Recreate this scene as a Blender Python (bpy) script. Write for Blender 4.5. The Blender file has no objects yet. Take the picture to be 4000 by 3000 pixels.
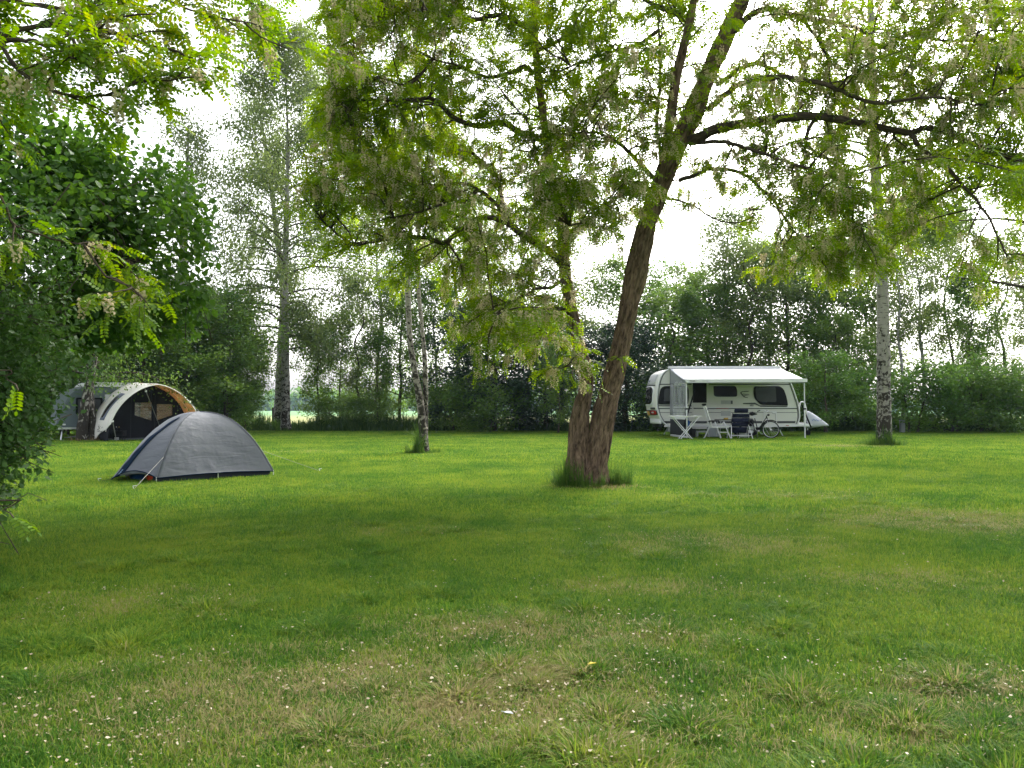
import bpy, bmesh, math, random
import numpy as np
from mathutils import Vector, Matrix

# ------------------------------------------------------------------ camera, world, sun, exposure
S = bpy.context.scene
COL = S.collection
R = math.radians
F = 3004.0            # focal length in pixels of the 4000 px wide photograph
CH = 1.15             # eye height of somebody sitting
PITCH = math.atan(98.0 / F)
cam = bpy.data.cameras.new('camera')
cam.sensor_width = 36.0
cam.lens = 36.0 * F / 4000.0
cam.clip_start = 0.05
cam.clip_end = 4000.0
camo = bpy.data.objects.new('camera', cam)
COL.objects.link(camo)
camo.location = (0, 0, CH)
camo.rotation_euler = (R(90) + PITCH, 0, 0)
S.camera = camo

SUN_EL, SUN_AZ = R(38), R(28)      # azimuth measured from +Y (view direction) towards +X
world = bpy.data.worlds.new('World')
S.world = world
world.use_nodes = True
wn = world.node_tree
wn.nodes.clear()
wo = wn.nodes.new('ShaderNodeOutputWorld')
wb = wn.nodes.new('ShaderNodeBackground')
sky = wn.nodes.new('ShaderNodeTexSky')
sky.sky_type = 'NISHITA'
sky.sun_disc = False
sky.sun_elevation = SUN_EL
sky.sun_rotation = SUN_AZ
sky.air_density = 1.0
sky.dust_density = 6.0
sky.ozone_density = 1.0
hs = wn.nodes.new('ShaderNodeHueSaturation')
hs.inputs['Saturation'].default_value = 0.22      # thin cloud all over: a white sky
wn.links.new(sky.outputs[0], hs.inputs['Color'])
wn.links.new(hs.outputs[0], wb.inputs['Color'])
wb.inputs['Strength'].default_value = 0.15
wn.links.new(wb.outputs[0], wo.inputs['Surface'])

sl = bpy.data.lights.new('sun', 'SUN')
sl.energy = 1.2
sl.angle = R(45)
sl.color = (1.0, 0.94, 0.84)
slo = bpy.data.objects.new('sun', sl)
COL.objects.link(slo)
sd = Vector((math.sin(SUN_AZ) * math.cos(SUN_EL), math.cos(SUN_AZ) * math.cos(SUN_EL), math.sin(SUN_EL)))
slo.rotation_euler = (-sd).to_track_quat('-Z', 'Y').to_euler()
slo.location = (20, 40, 40)

S.view_settings.view_transform = 'Standard'
S.view_settings.look = 'None'
S.view_settings.gamma = 1.0
S.view_settings.use_curve_mapping = False
S.view_settings.exposure = 1.95
S.render.engine = 'CYCLES'
S.cycles.max_bounces = 8
S.cycles.diffuse_bounces = 4
S.cycles.glossy_bounces = 2
S.cycles.transmission_bounces = 6
S.cycles.transparent_max_bounces = 8
S.cycles.volume_bounces = 0
S.cycles.use_denoising = True
S.cycles.caustics_reflective = False
S.cycles.caustics_refractive = False

# ------------------------------------------------------------------ helpers
SP, CP = math.sin(PITCH), math.cos(PITCH)


def W(px, py, d):
    """point seen at photograph pixel (px, py) standing at depth d"""
    xc, yc = (px - 2000.0) / F, (1500.0 - py) / F
    y, z = CP - yc * SP, SP + yc * CP
    k = d / y
    return np.array([xc * k, d, CH + z * k])


def G(px, py, z=0.0):
    """ground point under photograph pixel"""
    xc, yc = (px - 2000.0) / F, (1500.0 - py) / F
    y, zz = CP - yc * SP, SP + yc * CP
    k = (z - CH) / zz
    return np.array([xc * k, y * k, z])


def tag(o, label=None, cat=None, group=None, kind=None):
    if label: o['label'] = label
    if cat: o['category'] = cat
    if group: o['group'] = group
    if kind: o['kind'] = kind
    return o


def thing(name, label, cat, loc=(0, 0, 0), rz=0.0, group=None):
    o = bpy.data.objects.new(name, None)
    o.empty_display_size = 0.2
    COL.objects.link(o)
    o.location = tuple(float(v) for v in loc)
    o.rotation_euler = (0, 0, rz)
    return tag(o, label, cat, group)


def link(name, me, mat=None, parent=None, kind=None):
    o = bpy.data.objects.new(name, me)
    COL.objects.link(o)
    if mat is not None and len(me.materials) == 0:
        me.materials.append(mat)
    if parent is not None:
        o.parent = parent
    if kind: o['kind'] = kind
    return o


def fmesh(name, V, Fc, mat=None, smooth=False, attr=None):
    """fast mesh from numpy arrays; Fc is (M,k)"""
    V = np.ascontiguousarray(V, dtype=np.float32)
    Fc = np.ascontiguousarray(Fc, dtype=np.int32)
    me = bpy.data.meshes.new(name)
    me.vertices.add(len(V))
    me.vertices.foreach_set('co', V.ravel())
    m, k = Fc.shape
    me.loops.add(m * k)
    me.loops.foreach_set('vertex_index', Fc.ravel())
    me.polygons.add(m)
    me.polygons.foreach_set('loop_start', np.arange(0, m * k, k, dtype=np.int32))
    if smooth:
        me.polygons.foreach_set('use_smooth', np.ones(m, dtype=bool))
    if attr:
        for nm, (ty, arr) in attr.items():
            a = me.attributes.new(nm, ty, 'POINT')
            if ty == 'FLOAT_VECTOR':
                a.data.foreach_set('vector', np.ascontiguousarray(arr, dtype=np.float32).ravel())
            else:
                a.data.foreach_set('value', np.ascontiguousarray(arr))
    me.update(calc_edges=True)
    if mat is not None:
        me.materials.append(mat)
    return me


def pmesh(name, V, Fc, mat=None, smooth=False):
    me = bpy.data.meshes.new(name)
    me.from_pydata([tuple(map(float, v)) for v in V], [], [tuple(map(int, f)) for f in Fc])
    me.update()
    if smooth:
        for p in me.polygons: p.use_smooth = True
    if mat is not None: me.materials.append(mat)
    return me


def nrm(a):
    a = np.asarray(a, float)
    n = np.linalg.norm(a, axis=-1, keepdims=True)
    return a / np.maximum(n, 1e-9)


class MB:
    """collects simple shapes into one mesh"""
    def __init__(self):
        self.v, self.f = [], []

    def add(self, V, Fc):
        b = len(self.v)
        self.v += [tuple(map(float, p)) for p in V]
        self.f += [tuple(b + int(i) for i in f) for f in Fc]
        return self

    def box(self, c, s, rz=0.0, rx=0.0, ry=0.0):
        m = Matrix.Rotation(rz, 3, 'Z') @ Matrix.Rotation(ry, 3, 'Y') @ Matrix.Rotation(rx, 3, 'X')
        V = []
        for sx in (-.5, .5):
            for sy in (-.5, .5):
                for sz in (-.5, .5):
                    p = m @ Vector((sx * s[0], sy * s[1], sz * s[2]))
                    V.append((p.x + c[0], p.y + c[1], p.z + c[2]))
        return self.add(V, [(0, 1, 3, 2), (4, 6, 7, 5), (0, 4, 5, 1), (2, 3, 7, 6), (0, 2, 6, 4), (1, 5, 7, 3)])

    def bar(self, a, b, r, n=8, r2=None):
        return self.tube([a, b], [r, r if r2 is None else r2], n)

    def tube(self, pts, rad, n=8, cap=True):
        pts = np.asarray(pts, float)
        if np.isscalar(rad): rad = [rad] * len(pts)
        V, Q, _ = tube(pts, np.asarray(rad, float), n)
        self.add(V, Q)
        if cap:
            b = len(self.v) - len(V)
            self.f.append(tuple(b + i for i in range(n))[::-1])
            self.f.append(tuple(b + (len(pts) - 1) * n + i for i in range(n)))
        return self

    def prism(self, poly, y0, y1):
        """polygon given in (x, z), extruded from y0 to y1"""
        n = len(poly)
        V = [(p[0], y0, p[1]) for p in poly] + [(p[0], y1, p[1]) for p in poly]
        Fc = [tuple(range(n)), tuple(range(2 * n - 1, n - 1, -1))]
        Fc += [(i, i + n, (i + 1) % n + n, (i + 1) % n) for i in range(n)]
        return self.add(V, Fc)

    def mesh(self, name, mat=None, smooth=False, bevel=0.0):
        me = pmesh(name, self.v, self.f, mat, False)
        bm = bmesh.new()
        bm.from_mesh(me)
        bmesh.ops.recalc_face_normals(bm, faces=bm.faces)
        if bevel > 0:
            ed = [e for e in bm.edges if len(e.link_faces) == 2 and e.calc_face_angle(0) > 0.6]
            bmesh.ops.bevel(bm, geom=ed, offset=bevel, segments=2, affect='EDGES', clamp_overlap=True)
        bm.to_mesh(me)
        bm.free()
        if smooth:
            for p in me.polygons: p.use_smooth = True
        return me

    def build(self, name, mat, parent=None, smooth=False, bevel=0.0, kind=None):
        return link(name, self.mesh(name, mat, smooth, bevel), None, parent, kind)


def rround(poly, r, seg=5):
    """round the corners of a polygon in 2D"""
    out = []
    n = len(poly)
    for i in range(n):
        p0, p1, p2 = (np.array(poly[(i + k) % n][:2], float) for k in (-1, 0, 1))
        rr = poly[i][2] if len(poly[i]) > 2 else r
        a, b = nrm(p0 - p1), nrm(p2 - p1)
        l = min(rr, 0.48 * np.linalg.norm(p0 - p1), 0.48 * np.linalg.norm(p2 - p1))
        A, B = p1 + a * l, p1 + b * l
        for k in range(seg + 1):
            t = k / seg
            out.append(tuple((1 - t) ** 2 * A + 2 * t * (1 - t) * p1 + t * t * B))
    return out


def tube(pts, rad, n=8):
    """returns verts, quads and straightened bark coordinates"""
    pts = np.asarray(pts, float)
    m = len(pts)
    T = np.gradient(pts, axis=0) if m > 2 else np.repeat((pts[1] - pts[0])[None], 2, 0)
    T = nrm(T)
    u = np.cross(T[0], (0.0, 1.0, 0.0) if abs(T[0][1]) < 0.8 else (1.0, 0, 0))
    u = u / np.linalg.norm(u)
    U = np.zeros((m, 3))
    for i in range(m):
        u = u - T[i] * np.dot(u, T[i])
        u = u / max(np.linalg.norm(u), 1e-9)
        U[i] = u
    Bn = np.cross(T, U)
    a = np.arange(n) * 2 * math.pi / n
    ca, sa = np.cos(a)[None, :, None], np.sin(a)[None, :, None]
    rad = np.asarray(rad, float)
    V = pts[:, None] + rad[:, None, None] * (U[:, None] * ca + Bn[:, None] * sa)
    L = np.concatenate([[0], np.cumsum(np.linalg.norm(np.diff(pts, axis=0), axis=1))])
    bk = np.zeros((m, n, 3))
    bk[..., 0] = rad[:, None] * np.cos(a)[None]
    bk[..., 1] = rad[:, None] * np.sin(a)[None]
    bk[..., 2] = L[:, None]
    i, j = np.meshgrid(np.arange(m - 1), np.arange(n), indexing='ij')
    j2 = (j + 1) % n
    Q = np.stack([i * n + j, i * n + j2, (i + 1) * n + j2, (i + 1) * n + j], -1).reshape(-1, 4)
    return V.reshape(-1, 3), Q, bk.reshape(-1, 3)


def _hash(i, j, k, s):
    h = (i.astype(np.int64) * 374761393 + j.astype(np.int64) * 668265263 + k.astype(np.int64) * 2147483647 + s * 974711) & 0x7fffffff
    h = ((h ^ (h >> 13)) * 1274126177) & 0x7fffffff
    h = ((h ^ (h >> 16)) * 1103515245) & 0x7fffffff
    return ((h >> 4) & 0xffff) / 65535.0


def vnoise(P, seed=0):
    P = np.asarray(P, float)
    I = np.floor(P).astype(np.int64)
    f = P - I
    f = f * f * (3 - 2 * f)
    r = 0
    for a in (0, 1):
        for b in (0, 1):
            for c in (0, 1):
                w = (f[..., 0] if a else 1 - f[..., 0]) * (f[..., 1] if b else 1 - f[..., 1]) * (f[..., 2] if c else 1 - f[..., 2])
                r = r + w * _hash(I[..., 0] + a, I[..., 1] + b, I[..., 2] + c, seed)
    return r * 2 - 1


def fbm(P, seed=0, o=3):
    r, a = 0, 1.0
    P = np.asarray(P, float)
    for k in range(o):
        r = r + a * vnoise(P * 2 ** k, seed + k)
        a *= 0.5
    return r


def resample(pts, step, wig=0.0, rng=None):
    """Catmull-Rom through the points, about one vertex per step"""
    P = np.asarray(pts, float)
    if len(P) == 2: P = np.array([P[0], (P[0] + P[1]) / 2, P[1]])
    Q = np.vstack([2 * P[0] - P[1], P, 2 * P[-1] - P[-2]])
    out = []
    for i in range(1, len(Q) - 2):
        n = max(1, int(round(np.linalg.norm(Q[i + 1] - Q[i]) / step)))
        for k in range(n):
            t = k / n
            out.append(0.5 * ((2 * Q[i]) + (-Q[i - 1] + Q[i + 1]) * t + (2 * Q[i - 1] - 5 * Q[i] + 4 * Q[i + 1] - Q[i + 2]) * t * t
                              + (-Q[i - 1] + 3 * Q[i] - 3 * Q[i + 1] + Q[i + 2]) * t ** 3))
    out.append(P[-1])
    out = np.array(out)
    if wig and rng is not None:
        w = rng.normal(0, wig, out.shape)
        w[0] = 0
        out = out + w
    return out


# ------------------------------------------------------------------ materials
def newmat(name):
    m = bpy.data.materials.new(name)
    m.use_nodes = True
    m.node_tree.nodes.clear()
    return m, m.node_tree


def nd(t, ty, **kw):
    n = t.nodes.new(ty)
    for k, v in kw.items():
        if k in n.inputs: n.inputs[k].default_value = v
        else: setattr(n, k, v)
    return n


def c4(c):
    return (c[0], c[1], c[2], 1.0)


def plain(name, col, rough=0.6, spec=0.3, metal=0.0, vary=0.12, scale=6.0, bump=0.0, bscale=40.0, alpha=None, trans=0.0):
    """painted, plastic or cloth surface with a little wear and grain"""
    m, t = newmat(name)
    o = nd(t, 'ShaderNodeOutputMaterial')
    b = nd(t, 'ShaderNodeBsdfPrincipled')
    b.inputs['Roughness'].default_value = rough
    b.inputs['Specular IOR Level'].default_value = spec
    b.inputs['Metallic'].default_value = metal
    tc = nd(t, 'ShaderNodeTexCoord')
    n = nd(t, 'ShaderNodeTexNoise', Scale=scale, Detail=4.0)
    t.links.new(tc.outputs['Object'], n.inputs['Vector'])
    mx = nd(t, 'ShaderNodeMix', data_type='RGBA')
    mx.inputs['A'].default_value = c4([x * (1 - vary) for x in col])
    mx.inputs['B'].default_value = c4([min(1, x * (1 + vary)) for x in col])
    t.links.new(n.outputs['Fac'], mx.inputs['Factor'])
    t.links.new(mx.outputs['Result'], b.inputs['Base Color'])
    if bump:
        n2 = nd(t, 'ShaderNodeTexNoise', Scale=bscale, Detail=3.0)
        t.links.new(tc.outputs['Object'], n2.inputs['Vector'])
        bp = nd(t, 'ShaderNodeBump', Strength=bump, Distance=0.02)
        t.links.new(n2.outputs['Fac'], bp.inputs['Height'])
        t.links.new(bp.outputs[0], b.inputs['Normal'])
    if trans:
        tl = nd(t, 'ShaderNodeBsdfTranslucent')
        t.links.new(mx.outputs['Result'], tl.inputs['Color'])
        ms = nd(t, 'ShaderNodeMixShader', Fac=trans)
        t.links.new(b.outputs[0], ms.inputs[1])
        t.links.new(tl.outputs[0], ms.inputs[2])
        t.links.new(ms.outputs[0], o.inputs['Surface'])
        return m
    if alpha is not None:
        tr = nd(t, 'ShaderNodeBsdfTransparent')
        ms = nd(t, 'ShaderNodeMixShader', Fac=alpha)
        t.links.new(tr.outputs[0], ms.inputs[1])
        t.links.new(b.outputs[0], ms.inputs[2])
        t.links.new(ms.outputs[0], o.inputs['Surface'])
    else:
        t.links.new(b.outputs[0], o.inputs['Surface'])
    return m


def leafmat(name, ca, cb, cc=None, trans=0.45, tcol=1.35, clump=1.2, rough=0.45, spec=0.25):
    """leaf: colour varies from leaf to leaf and from clump to clump, light comes through"""
    m, t = newmat(name)
    o = nd(t, 'ShaderNodeOutputMaterial')
    g = nd(t, 'ShaderNodeNewGeometry')
    n = nd(t, 'ShaderNodeTexNoise', Scale=clump, Detail=2.0)
    t.links.new(g.outputs['Position'], n.inputs['Vector'])
    ad = nd(t, 'ShaderNodeMath', operation='MULTIPLY_ADD')
    t.links.new(g.outputs['Random Per Island'], ad.inputs[0])
    ad.inputs[1].default_value = 0.55
    s2 = nd(t, 'ShaderNodeMath', operation='MULTIPLY_ADD')
    t.links.new(n.outputs['Fac'], s2.inputs[0])
    s2.inputs[1].default_value = 1.6
    s2.inputs[2].default_value = -0.58
    t.links.new(s2.outputs[0], ad.inputs[2])
    rp = nd(t, 'ShaderNodeValToRGB')
    rp.color_ramp.elements[0].color = c4(ca)
    rp.color_ramp.elements[1].color = c4(cb)
    if cc is not None:
        e = rp.color_ramp.elements.new(0.85)
        e.color = c4(cb)
        rp.color_ramp.elements[-1].color = c4(cc)
    t.links.new(ad.outputs[0], rp.inputs['Fac'])
    b = nd(t, 'ShaderNodeBsdfPrincipled')
    b.inputs['Roughness'].default_value = rough
    b.inputs['Specular IOR Level'].default_value = spec
    t.links.new(rp.outputs[0], b.inputs['Base Color'])
    tl = nd(t, 'ShaderNodeBsdfTranslucent')
    hv = nd(t, 'ShaderNodeHueSaturation', Hue=0.485, Saturation=1.1, Value=tcol)
    t.links.new(rp.outputs[0], hv.inputs['Color'])
    t.links.new(hv.outputs[0], tl.inputs['Color'])
    ms = nd(t, 'ShaderNodeMixShader', Fac=trans)
    t.links.new(b.outputs[0], ms.inputs[1])
    t.links.new(tl.outputs[0], ms.inputs[2])
    t.links.new(ms.outputs[0], o.inputs['Surface'])
    return m


def barkmat(name, ca, cb, fz=2.2, fx=14.0, strength=0.6):
    m, t = newmat(name)
    o = nd(t, 'ShaderNodeOutputMaterial')
    b = nd(t, 'ShaderNodeBsdfPrincipled', Roughness=0.9)
    b.inputs['Specular IOR Level'].default_value = 0.1
    at = nd(t, 'ShaderNodeAttribute', attribute_name='bark')
    mp = nd(t, 'ShaderNodeMapping')
    mp.inputs['Scale'].default_value = (fx, fx, fz)
    t.links.new(at.outputs['Vector'], mp.inputs['Vector'])
    n = nd(t, 'ShaderNodeTexNoise', Scale=1.0, Detail=6.0, Roughness=0.65, Distortion=0.6)
    t.links.new(mp.outputs[0], n.inputs['Vector'])
    n2 = nd(t, 'ShaderNodeTexNoise', Scale=2.0, Detail=4.0)
    t.links.new(at.outputs['Vector'], n2.inputs['Vector'])
    rp = nd(t, 'ShaderNodeValToRGB')
    rp.color_ramp.elements[0].position = 0.36
    rp.color_ramp.elements[1].position = 0.66
    rp.color_ramp.elements[0].color = c4(ca)
    rp.color_ramp.elements[1].color = c4(cb)
    t.links.new(n.outputs['Fac'], rp.inputs['Fac'])
    mx = nd(t, 'ShaderNodeMix', data_type='RGBA', blend_type='MULTIPLY')
    mx.inputs['Factor'].default_value = 0.6
    rp2 = nd(t, 'ShaderNodeValToRGB')
    rp2.color_ramp.elements[0].color = (0.55, 0.6, 0.5, 1)
    rp2.color_ramp.elements[1].color = (1.15, 1.05, 1.0, 1)
    t.links.new(n2.outputs['Fac'], rp2.inputs['Fac'])
    t.links.new(rp.outputs[0], mx.inputs['A'])
    t.links.new(rp2.outputs[0], mx.inputs['B'])
    t.links.new(mx.outputs['Result'], b.inputs['Base Color'])
    bp = nd(t, 'ShaderNodeBump', Strength=strength, Distance=0.04)
    t.links.new(n.outputs['Fac'], bp.inputs['Height'])
    t.links.new(bp.outputs[0], b.inputs['Normal'])
    t.links.new(b.outputs[0], o.inputs['Surface'])
    return m


def birchmat(name, rugged=2.2, white=(0.50, 0.49, 0.46), foot=0.13, sz=5.5):
    """white birch bark: dark cross marks, black rugged bark near the foot"""
    m, t = newmat(name)
    o = nd(t, 'ShaderNodeOutputMaterial')
    b = nd(t, 'ShaderNodeBsdfPrincipled', Roughness=0.75)
    b.inputs['Specular IOR Level'].default_value = 0.15
    at = nd(t, 'ShaderNodeAttribute', attribute_name='bark')
    def nz(sc, det=4.0, dist=0.0):
        mp = nd(t, 'ShaderNodeMapping')
        mp.inputs['Scale'].default_value = sc
        t.links.new(at.outputs['Vector'], mp.inputs['Vector'])
        n = nd(t, 'ShaderNodeTexNoise', Scale=1.0, Detail=det, Roughness=0.6, Distortion=dist)
        t.links.new(mp.outputs[0], n.inputs['Vector'])
        return n
    sx = nd(t, 'ShaderNodeSeparateXYZ')
    t.links.new(at.outputs['Vector'], sx.inputs[0])
    lent = nz((5, 5, 26), 3.0, 0.4)
    patch = nz((5.5, 5.5, sz), 6.0, 1.2)
    tone = nz((3, 3, 2), 3.0)
    # threshold for the rugged black grows towards the foot of the trunk
    mr = nd(t, 'ShaderNodeMapRange')
    mr.inputs['From Min'].default_value = 0.0
    mr.inputs['From Max'].default_value = rugged * 2.2
    mr.inputs['To Min'].default_value = foot
    mr.inputs['To Max'].default_value = -0.10
    t.links.new(sx.outputs['Z'], mr.inputs['Value'])
    a1 = nd(t, 'ShaderNodeMath', operation='ADD')
    t.links.new(patch.outputs['Fac'], a1.inputs[0])
    t.links.new(mr.outputs[0], a1.inputs[1])
    r1 = nd(t, 'ShaderNodeMapRange', interpolation_type='SMOOTHSTEP')
    r1.inputs['From Min'].default_value = 0.50
    r1.inputs['From Max'].default_value = 0.60
    t.links.new(a1.outputs[0], r1.inputs['Value'])
    r2 = nd(t, 'ShaderNodeMapRange', interpolation_type='SMOOTHSTEP')
    r2.inputs['From Min'].default_value = 0.57
    r2.inputs['From Max'].default_value = 0.66
    t.links.new(lent.outputs['Fac'], r2.inputs['Value'])
    mxm = nd(t, 'ShaderNodeMath', operation='MAXIMUM')
    t.links.new(r1.outputs[0], mxm.inputs[0])
    t.links.new(r2.outputs[0], mxm.inputs[1])
    w = nd(t, 'ShaderNodeMix', data_type='RGBA')
    w.inputs['A'].default_value = c4([x * 0.55 for x in white])
    w.inputs['B'].default_value = c4([x * 1.25 for x in white])
    t.links.new(tone.outputs['Fac'], w.inputs['Factor'])
    mx = nd(t, 'ShaderNodeMix', data_type='RGBA')
    mx.inputs['B'].default_value = (0.035, 0.03, 0.024, 1)
    t.links.new(mxm.outputs[0], mx.inputs['Factor'])
    t.links.new(w.outputs['Result'], mx.inputs['A'])
    t.links.new(mx.outputs['Result'], b.inputs['Base Color'])
    bp = nd(t, 'ShaderNodeBump', Strength=0.6, Distance=0.03)
    t.links.new(mxm.outputs[0], bp.inputs['Height'])
    t.links.new(bp.outputs[0], b.inputs['Normal'])
    t.links.new(b.outputs[0], o.inputs['Surface'])
    return m


M = {}
M['bark'] = barkmat('locust bark', (0.048, 0.033, 0.024), (0.265, 0.187, 0.135), 6, 24, 0.9)
M['limb'] = barkmat('locust limb', (0.035, 0.028, 0.022), (0.12, 0.095, 0.075), 5, 25, 0.4)
M['darkbark'] = barkmat('dark bark', (0.03, 0.026, 0.02), (0.12, 0.105, 0.085), 4, 20, 0.4)
M['birch'] = birchmat('birch bark', 2.2, (0.31, 0.29, 0.26))
M['birchfar'] = birchmat('birch bark grey', 3.0, (0.33, 0.32, 0.295), .08)
M['birchthin'] = birchmat('thin birch bark', 2.6, (0.30, 0.27, 0.23))
M['leaf_locust'] = leafmat('locust leaf', (0.085, 0.175, 0.011), (0.175, 0.275, 0.014), (0.31, 0.33, 0.022), 0.62)
M['leaf_locust_near'] = leafmat('locust leaf bright', (0.075, 0.18, 0.013), (0.16, 0.27, 0.018), (0.27, 0.31, 0.025), 0.55)
M['leaf_hazel'] = leafmat('hazel leaf', (0.040, 0.115, 0.020), (0.09, 0.19, 0.028), (0.16, 0.27, 0.025), 0.55, 1.3, 1.0)
M['leaf_thorn'] = leafmat('thorn leaf', (0.03, 0.085, 0.018), (0.07, 0.145, 0.032), None, 0.4)
M['leaf_birch'] = leafmat('birch leaf', (0.06, 0.11, 0.025), (0.13, 0.19, 0.05), None, 0.5, 1.3, 0.5)
M['leaf_mid'] = leafmat('broad leaf', (0.055, 0.13, 0.028), (0.13, 0.215, 0.045), None, 0.55, 1.3, 0.5)
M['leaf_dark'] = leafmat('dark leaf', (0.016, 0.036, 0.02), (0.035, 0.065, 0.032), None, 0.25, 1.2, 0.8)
M['leaf_grey'] = leafmat('grey green leaf', (0.075, 0.125, 0.042), (0.155, 0.205, 0.065), None, 0.55, 1.3, 0.5)
M['leaf_fresh'] = leafmat('fresh leaf', (0.06, 0.15, 0.03), (0.13, 0.24, 0.045), None, 0.5, 1.3, 0.7)
M['flower'] = leafmat('locust blossom', (0.55, 0.47, 0.30), (0.80, 0.73, 0.53), None, 0.45, 1.0, 3.0)

# ------------------------------------------------------------------ tree tools
LEAF_T = (np.array([(0, 0, 0), (.45, .33, .07), (1, 0, -.04), (.45, -.33, .07)], float), np.array([(0, 2, 1), (0, 3, 2)]))
LEAF_H = (np.array([(0, 0, 0), (.28, .36, .07), (.68, .33, .05), (1.02, 0, -.08), (.68, -.33, .05), (.28, -.36, .07)], float),
          np.array([(0, 3, 2, 1), (0, 5, 4, 3)]))


def compound(pairs=6, hexa=False, rng=None):
    """pinnate locust leaf, one unit long, drooping along its rachis"""
    V, Fc = [], []

    def put(p, d, n, l, w):
        s = np.cross(n, d)
        b = len(V)
        if hexa:
            for a, c, h in ((0, 0, 0), (.3, .5, .04), (.72, .45, .03), (1, 0, -.03), (.72, -.45, .03), (.3, -.5, .04)):
                V.append(p + d * a * l + s * c * w + n * h * l)
            Fc.append((b, b + 3, b + 2, b + 1)); Fc.append((b, b + 5, b + 4, b + 3))
        else:
            for a, c in ((0, 0), (.5, .5), (1, 0), (.5, -.5)):
                V.append(p + d * a * l + s * c * w)
            Fc.append((b, b + 1, b + 2, b + 3))
    for k in range(pairs + 1):
        t = 0.16 + 0.84 * k / pairs * 0.86
        p = np.array([t, 0, -0.28 * t * t])
        tg = nrm(np.array([1, 0, -0.56 * t]))
        l = 0.205 * (1 - 0.25 * abs(t - .5))
        if k == pairs:
            put(p, tg, np.array([tg[2] * -1, 0, tg[0]]), l, 0.1)
            break
        for sgn in (-1, 1):
            d = nrm(tg * 0.35 + np.array([0, sgn * 1.0, -0.22 + rng.normal(0, .12)]))
            n = nrm(np.cross(np.cross(d, (0, 0, 1.0)), d) + rng.normal(0, .15, 3))
            n = nrm(n - d * np.dot(n, d))
            put(p, d, n, l, 0.105)
    # the rachis itself
    b = len(V)
    V += [np.array([0, -.006, 0]), np.array([0, .006, 0]), np.array([.9, .003, -.23]), np.array([.9, -.003, -.23])]
    Fc.append((b, b + 1, b + 2, b + 3))
    return np.array(V), np.array(Fc)


_r = np.random.default_rng(5)
COMP = [compound(6, False, _r) for _ in range(3)]
COMPH = [compound(6, True, _r) for _ in range(3)]


def raceme(rng, n=20, small=True):
    """hanging cluster of pea flowers, one unit long"""
    V, Fc = [], []
    for k in range(n):
        t = 0.1 + 0.9 * k / n
        a = k * 2.4 + rng.random()
        rr = 0.17 * (1 - 0.55 * t) + .04
        c = np.array([rr * math.cos(a), rr * math.sin(a), -t])
        s = 0.13 * (1 - 0.45 * t)
        d = nrm(np.array([math.cos(a), math.sin(a), -0.6]) + rng.normal(0, .3, 3))
        q = nrm(np.cross(d, rng.normal(0, 1, 3)))
        w = np.cross(d, q)
        b = len(V)
        for e in (q * s, d * s * 1.1, -q * s, -d * s * .6):
            V.append(c + e)
        Fc.append((b, b + 1, b + 2, b + 3))
        b = len(V)
        for e in (w * s * .8, d * s * .9, -w * s * .8, -d * s * .5):
            V.append(c + e)
        Fc.append((b, b + 1, b + 2, b + 3))
    return np.array(V), np.array(Fc)


RAC = [raceme(_r) for _ in range(4)]


def leaves(T, pos, X, N, s):
    Vt, Ft = T
    X = nrm(X)
    N = nrm(N - X * np.sum(N * X, -1, keepdims=True))
    Y = np.cross(N, X)
    s = np.asarray(s)[:, None, None]
    V = pos[:, None] + s * (X[:, None] * Vt[None, :, 0:1] + Y[:, None] * Vt[None, :, 1:2] + N[:, None] * Vt[None, :, 2:3])
    k = len(Vt)
    Fc = Ft[None] + (np.arange(len(pos)) * k)[:, None, None]
    return V.reshape(-1, 3), Fc.reshape(-1, Ft.shape[1])


def joinVF(L):
    V, Fc, b = [], [], 0
    for v, f in L:
        V.append(v); Fc.append(f + b); b += len(v)
    return np.vstack(V), np.vstack(Fc)


def at(poly, t):
    f = t * (len(poly) - 1)
    i = min(int(f), len(poly) - 2)
    w = f - i
    return poly[i] * (1 - w) + poly[i + 1] * w, nrm(poly[i + 1] - poly[i])


def children(rng, poly, n, t0, t1, L, ang=1.0, up=0.2, droop=0.3, wig=0.12, flat=1.0, taper=0.5, npt=6, keep=None):
    out = []
    for k in range(n):
        t = t0 + (t1 - t0) * (k + rng.random()) / n
        p, T = at(poly, t)
        q = rng.normal(0, 1, 3)
        q[2] *= flat
        q = nrm(q - T * np.dot(q, T))
        d = nrm(T * math.cos(ang) + q * math.sin(ang) + np.array([0, 0, up]))
        l = L * (.6 + .8 * rng.random()) * (1 - taper * (t - t0) / max(t1 - t0, 1e-6))
        pts = [p]
        for _ in range(npt - 1):
            p = p + d * l / (npt - 1)
            d = nrm(d + np.array([0, 0, -droop / (npt - 1)]) + rng.normal(0, wig, 3))
            pts.append(p)
        pts = np.array(pts)
        if keep is None or keep(pts[-1]):
            out.append(pts)
    return out


def tubes(polys, rad):
    """rad: list of (r0, r1, sides); one mesh"""
    L, B, b = [], [], 0
    for p, (r0, r1, n) in zip(polys, rad):
        V, Q, bk = tube(p, np.linspace(r0, r1, len(p)), n)
        L.append((V, Q)); B.append(bk)
    V, Fc = joinVF(L)
    return V, Fc, np.vstack(B)


def tubeobj(name, polys, rad, mat, parent, base, kind=None, smooth=True):
    V, Fc, bk = tubes(polys, rad)
    me = fmesh(name, V - base, Fc, mat, smooth, {'bark': ('FLOAT_VECTOR', bk)})
    return link(name, me, None, parent, kind)


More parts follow.
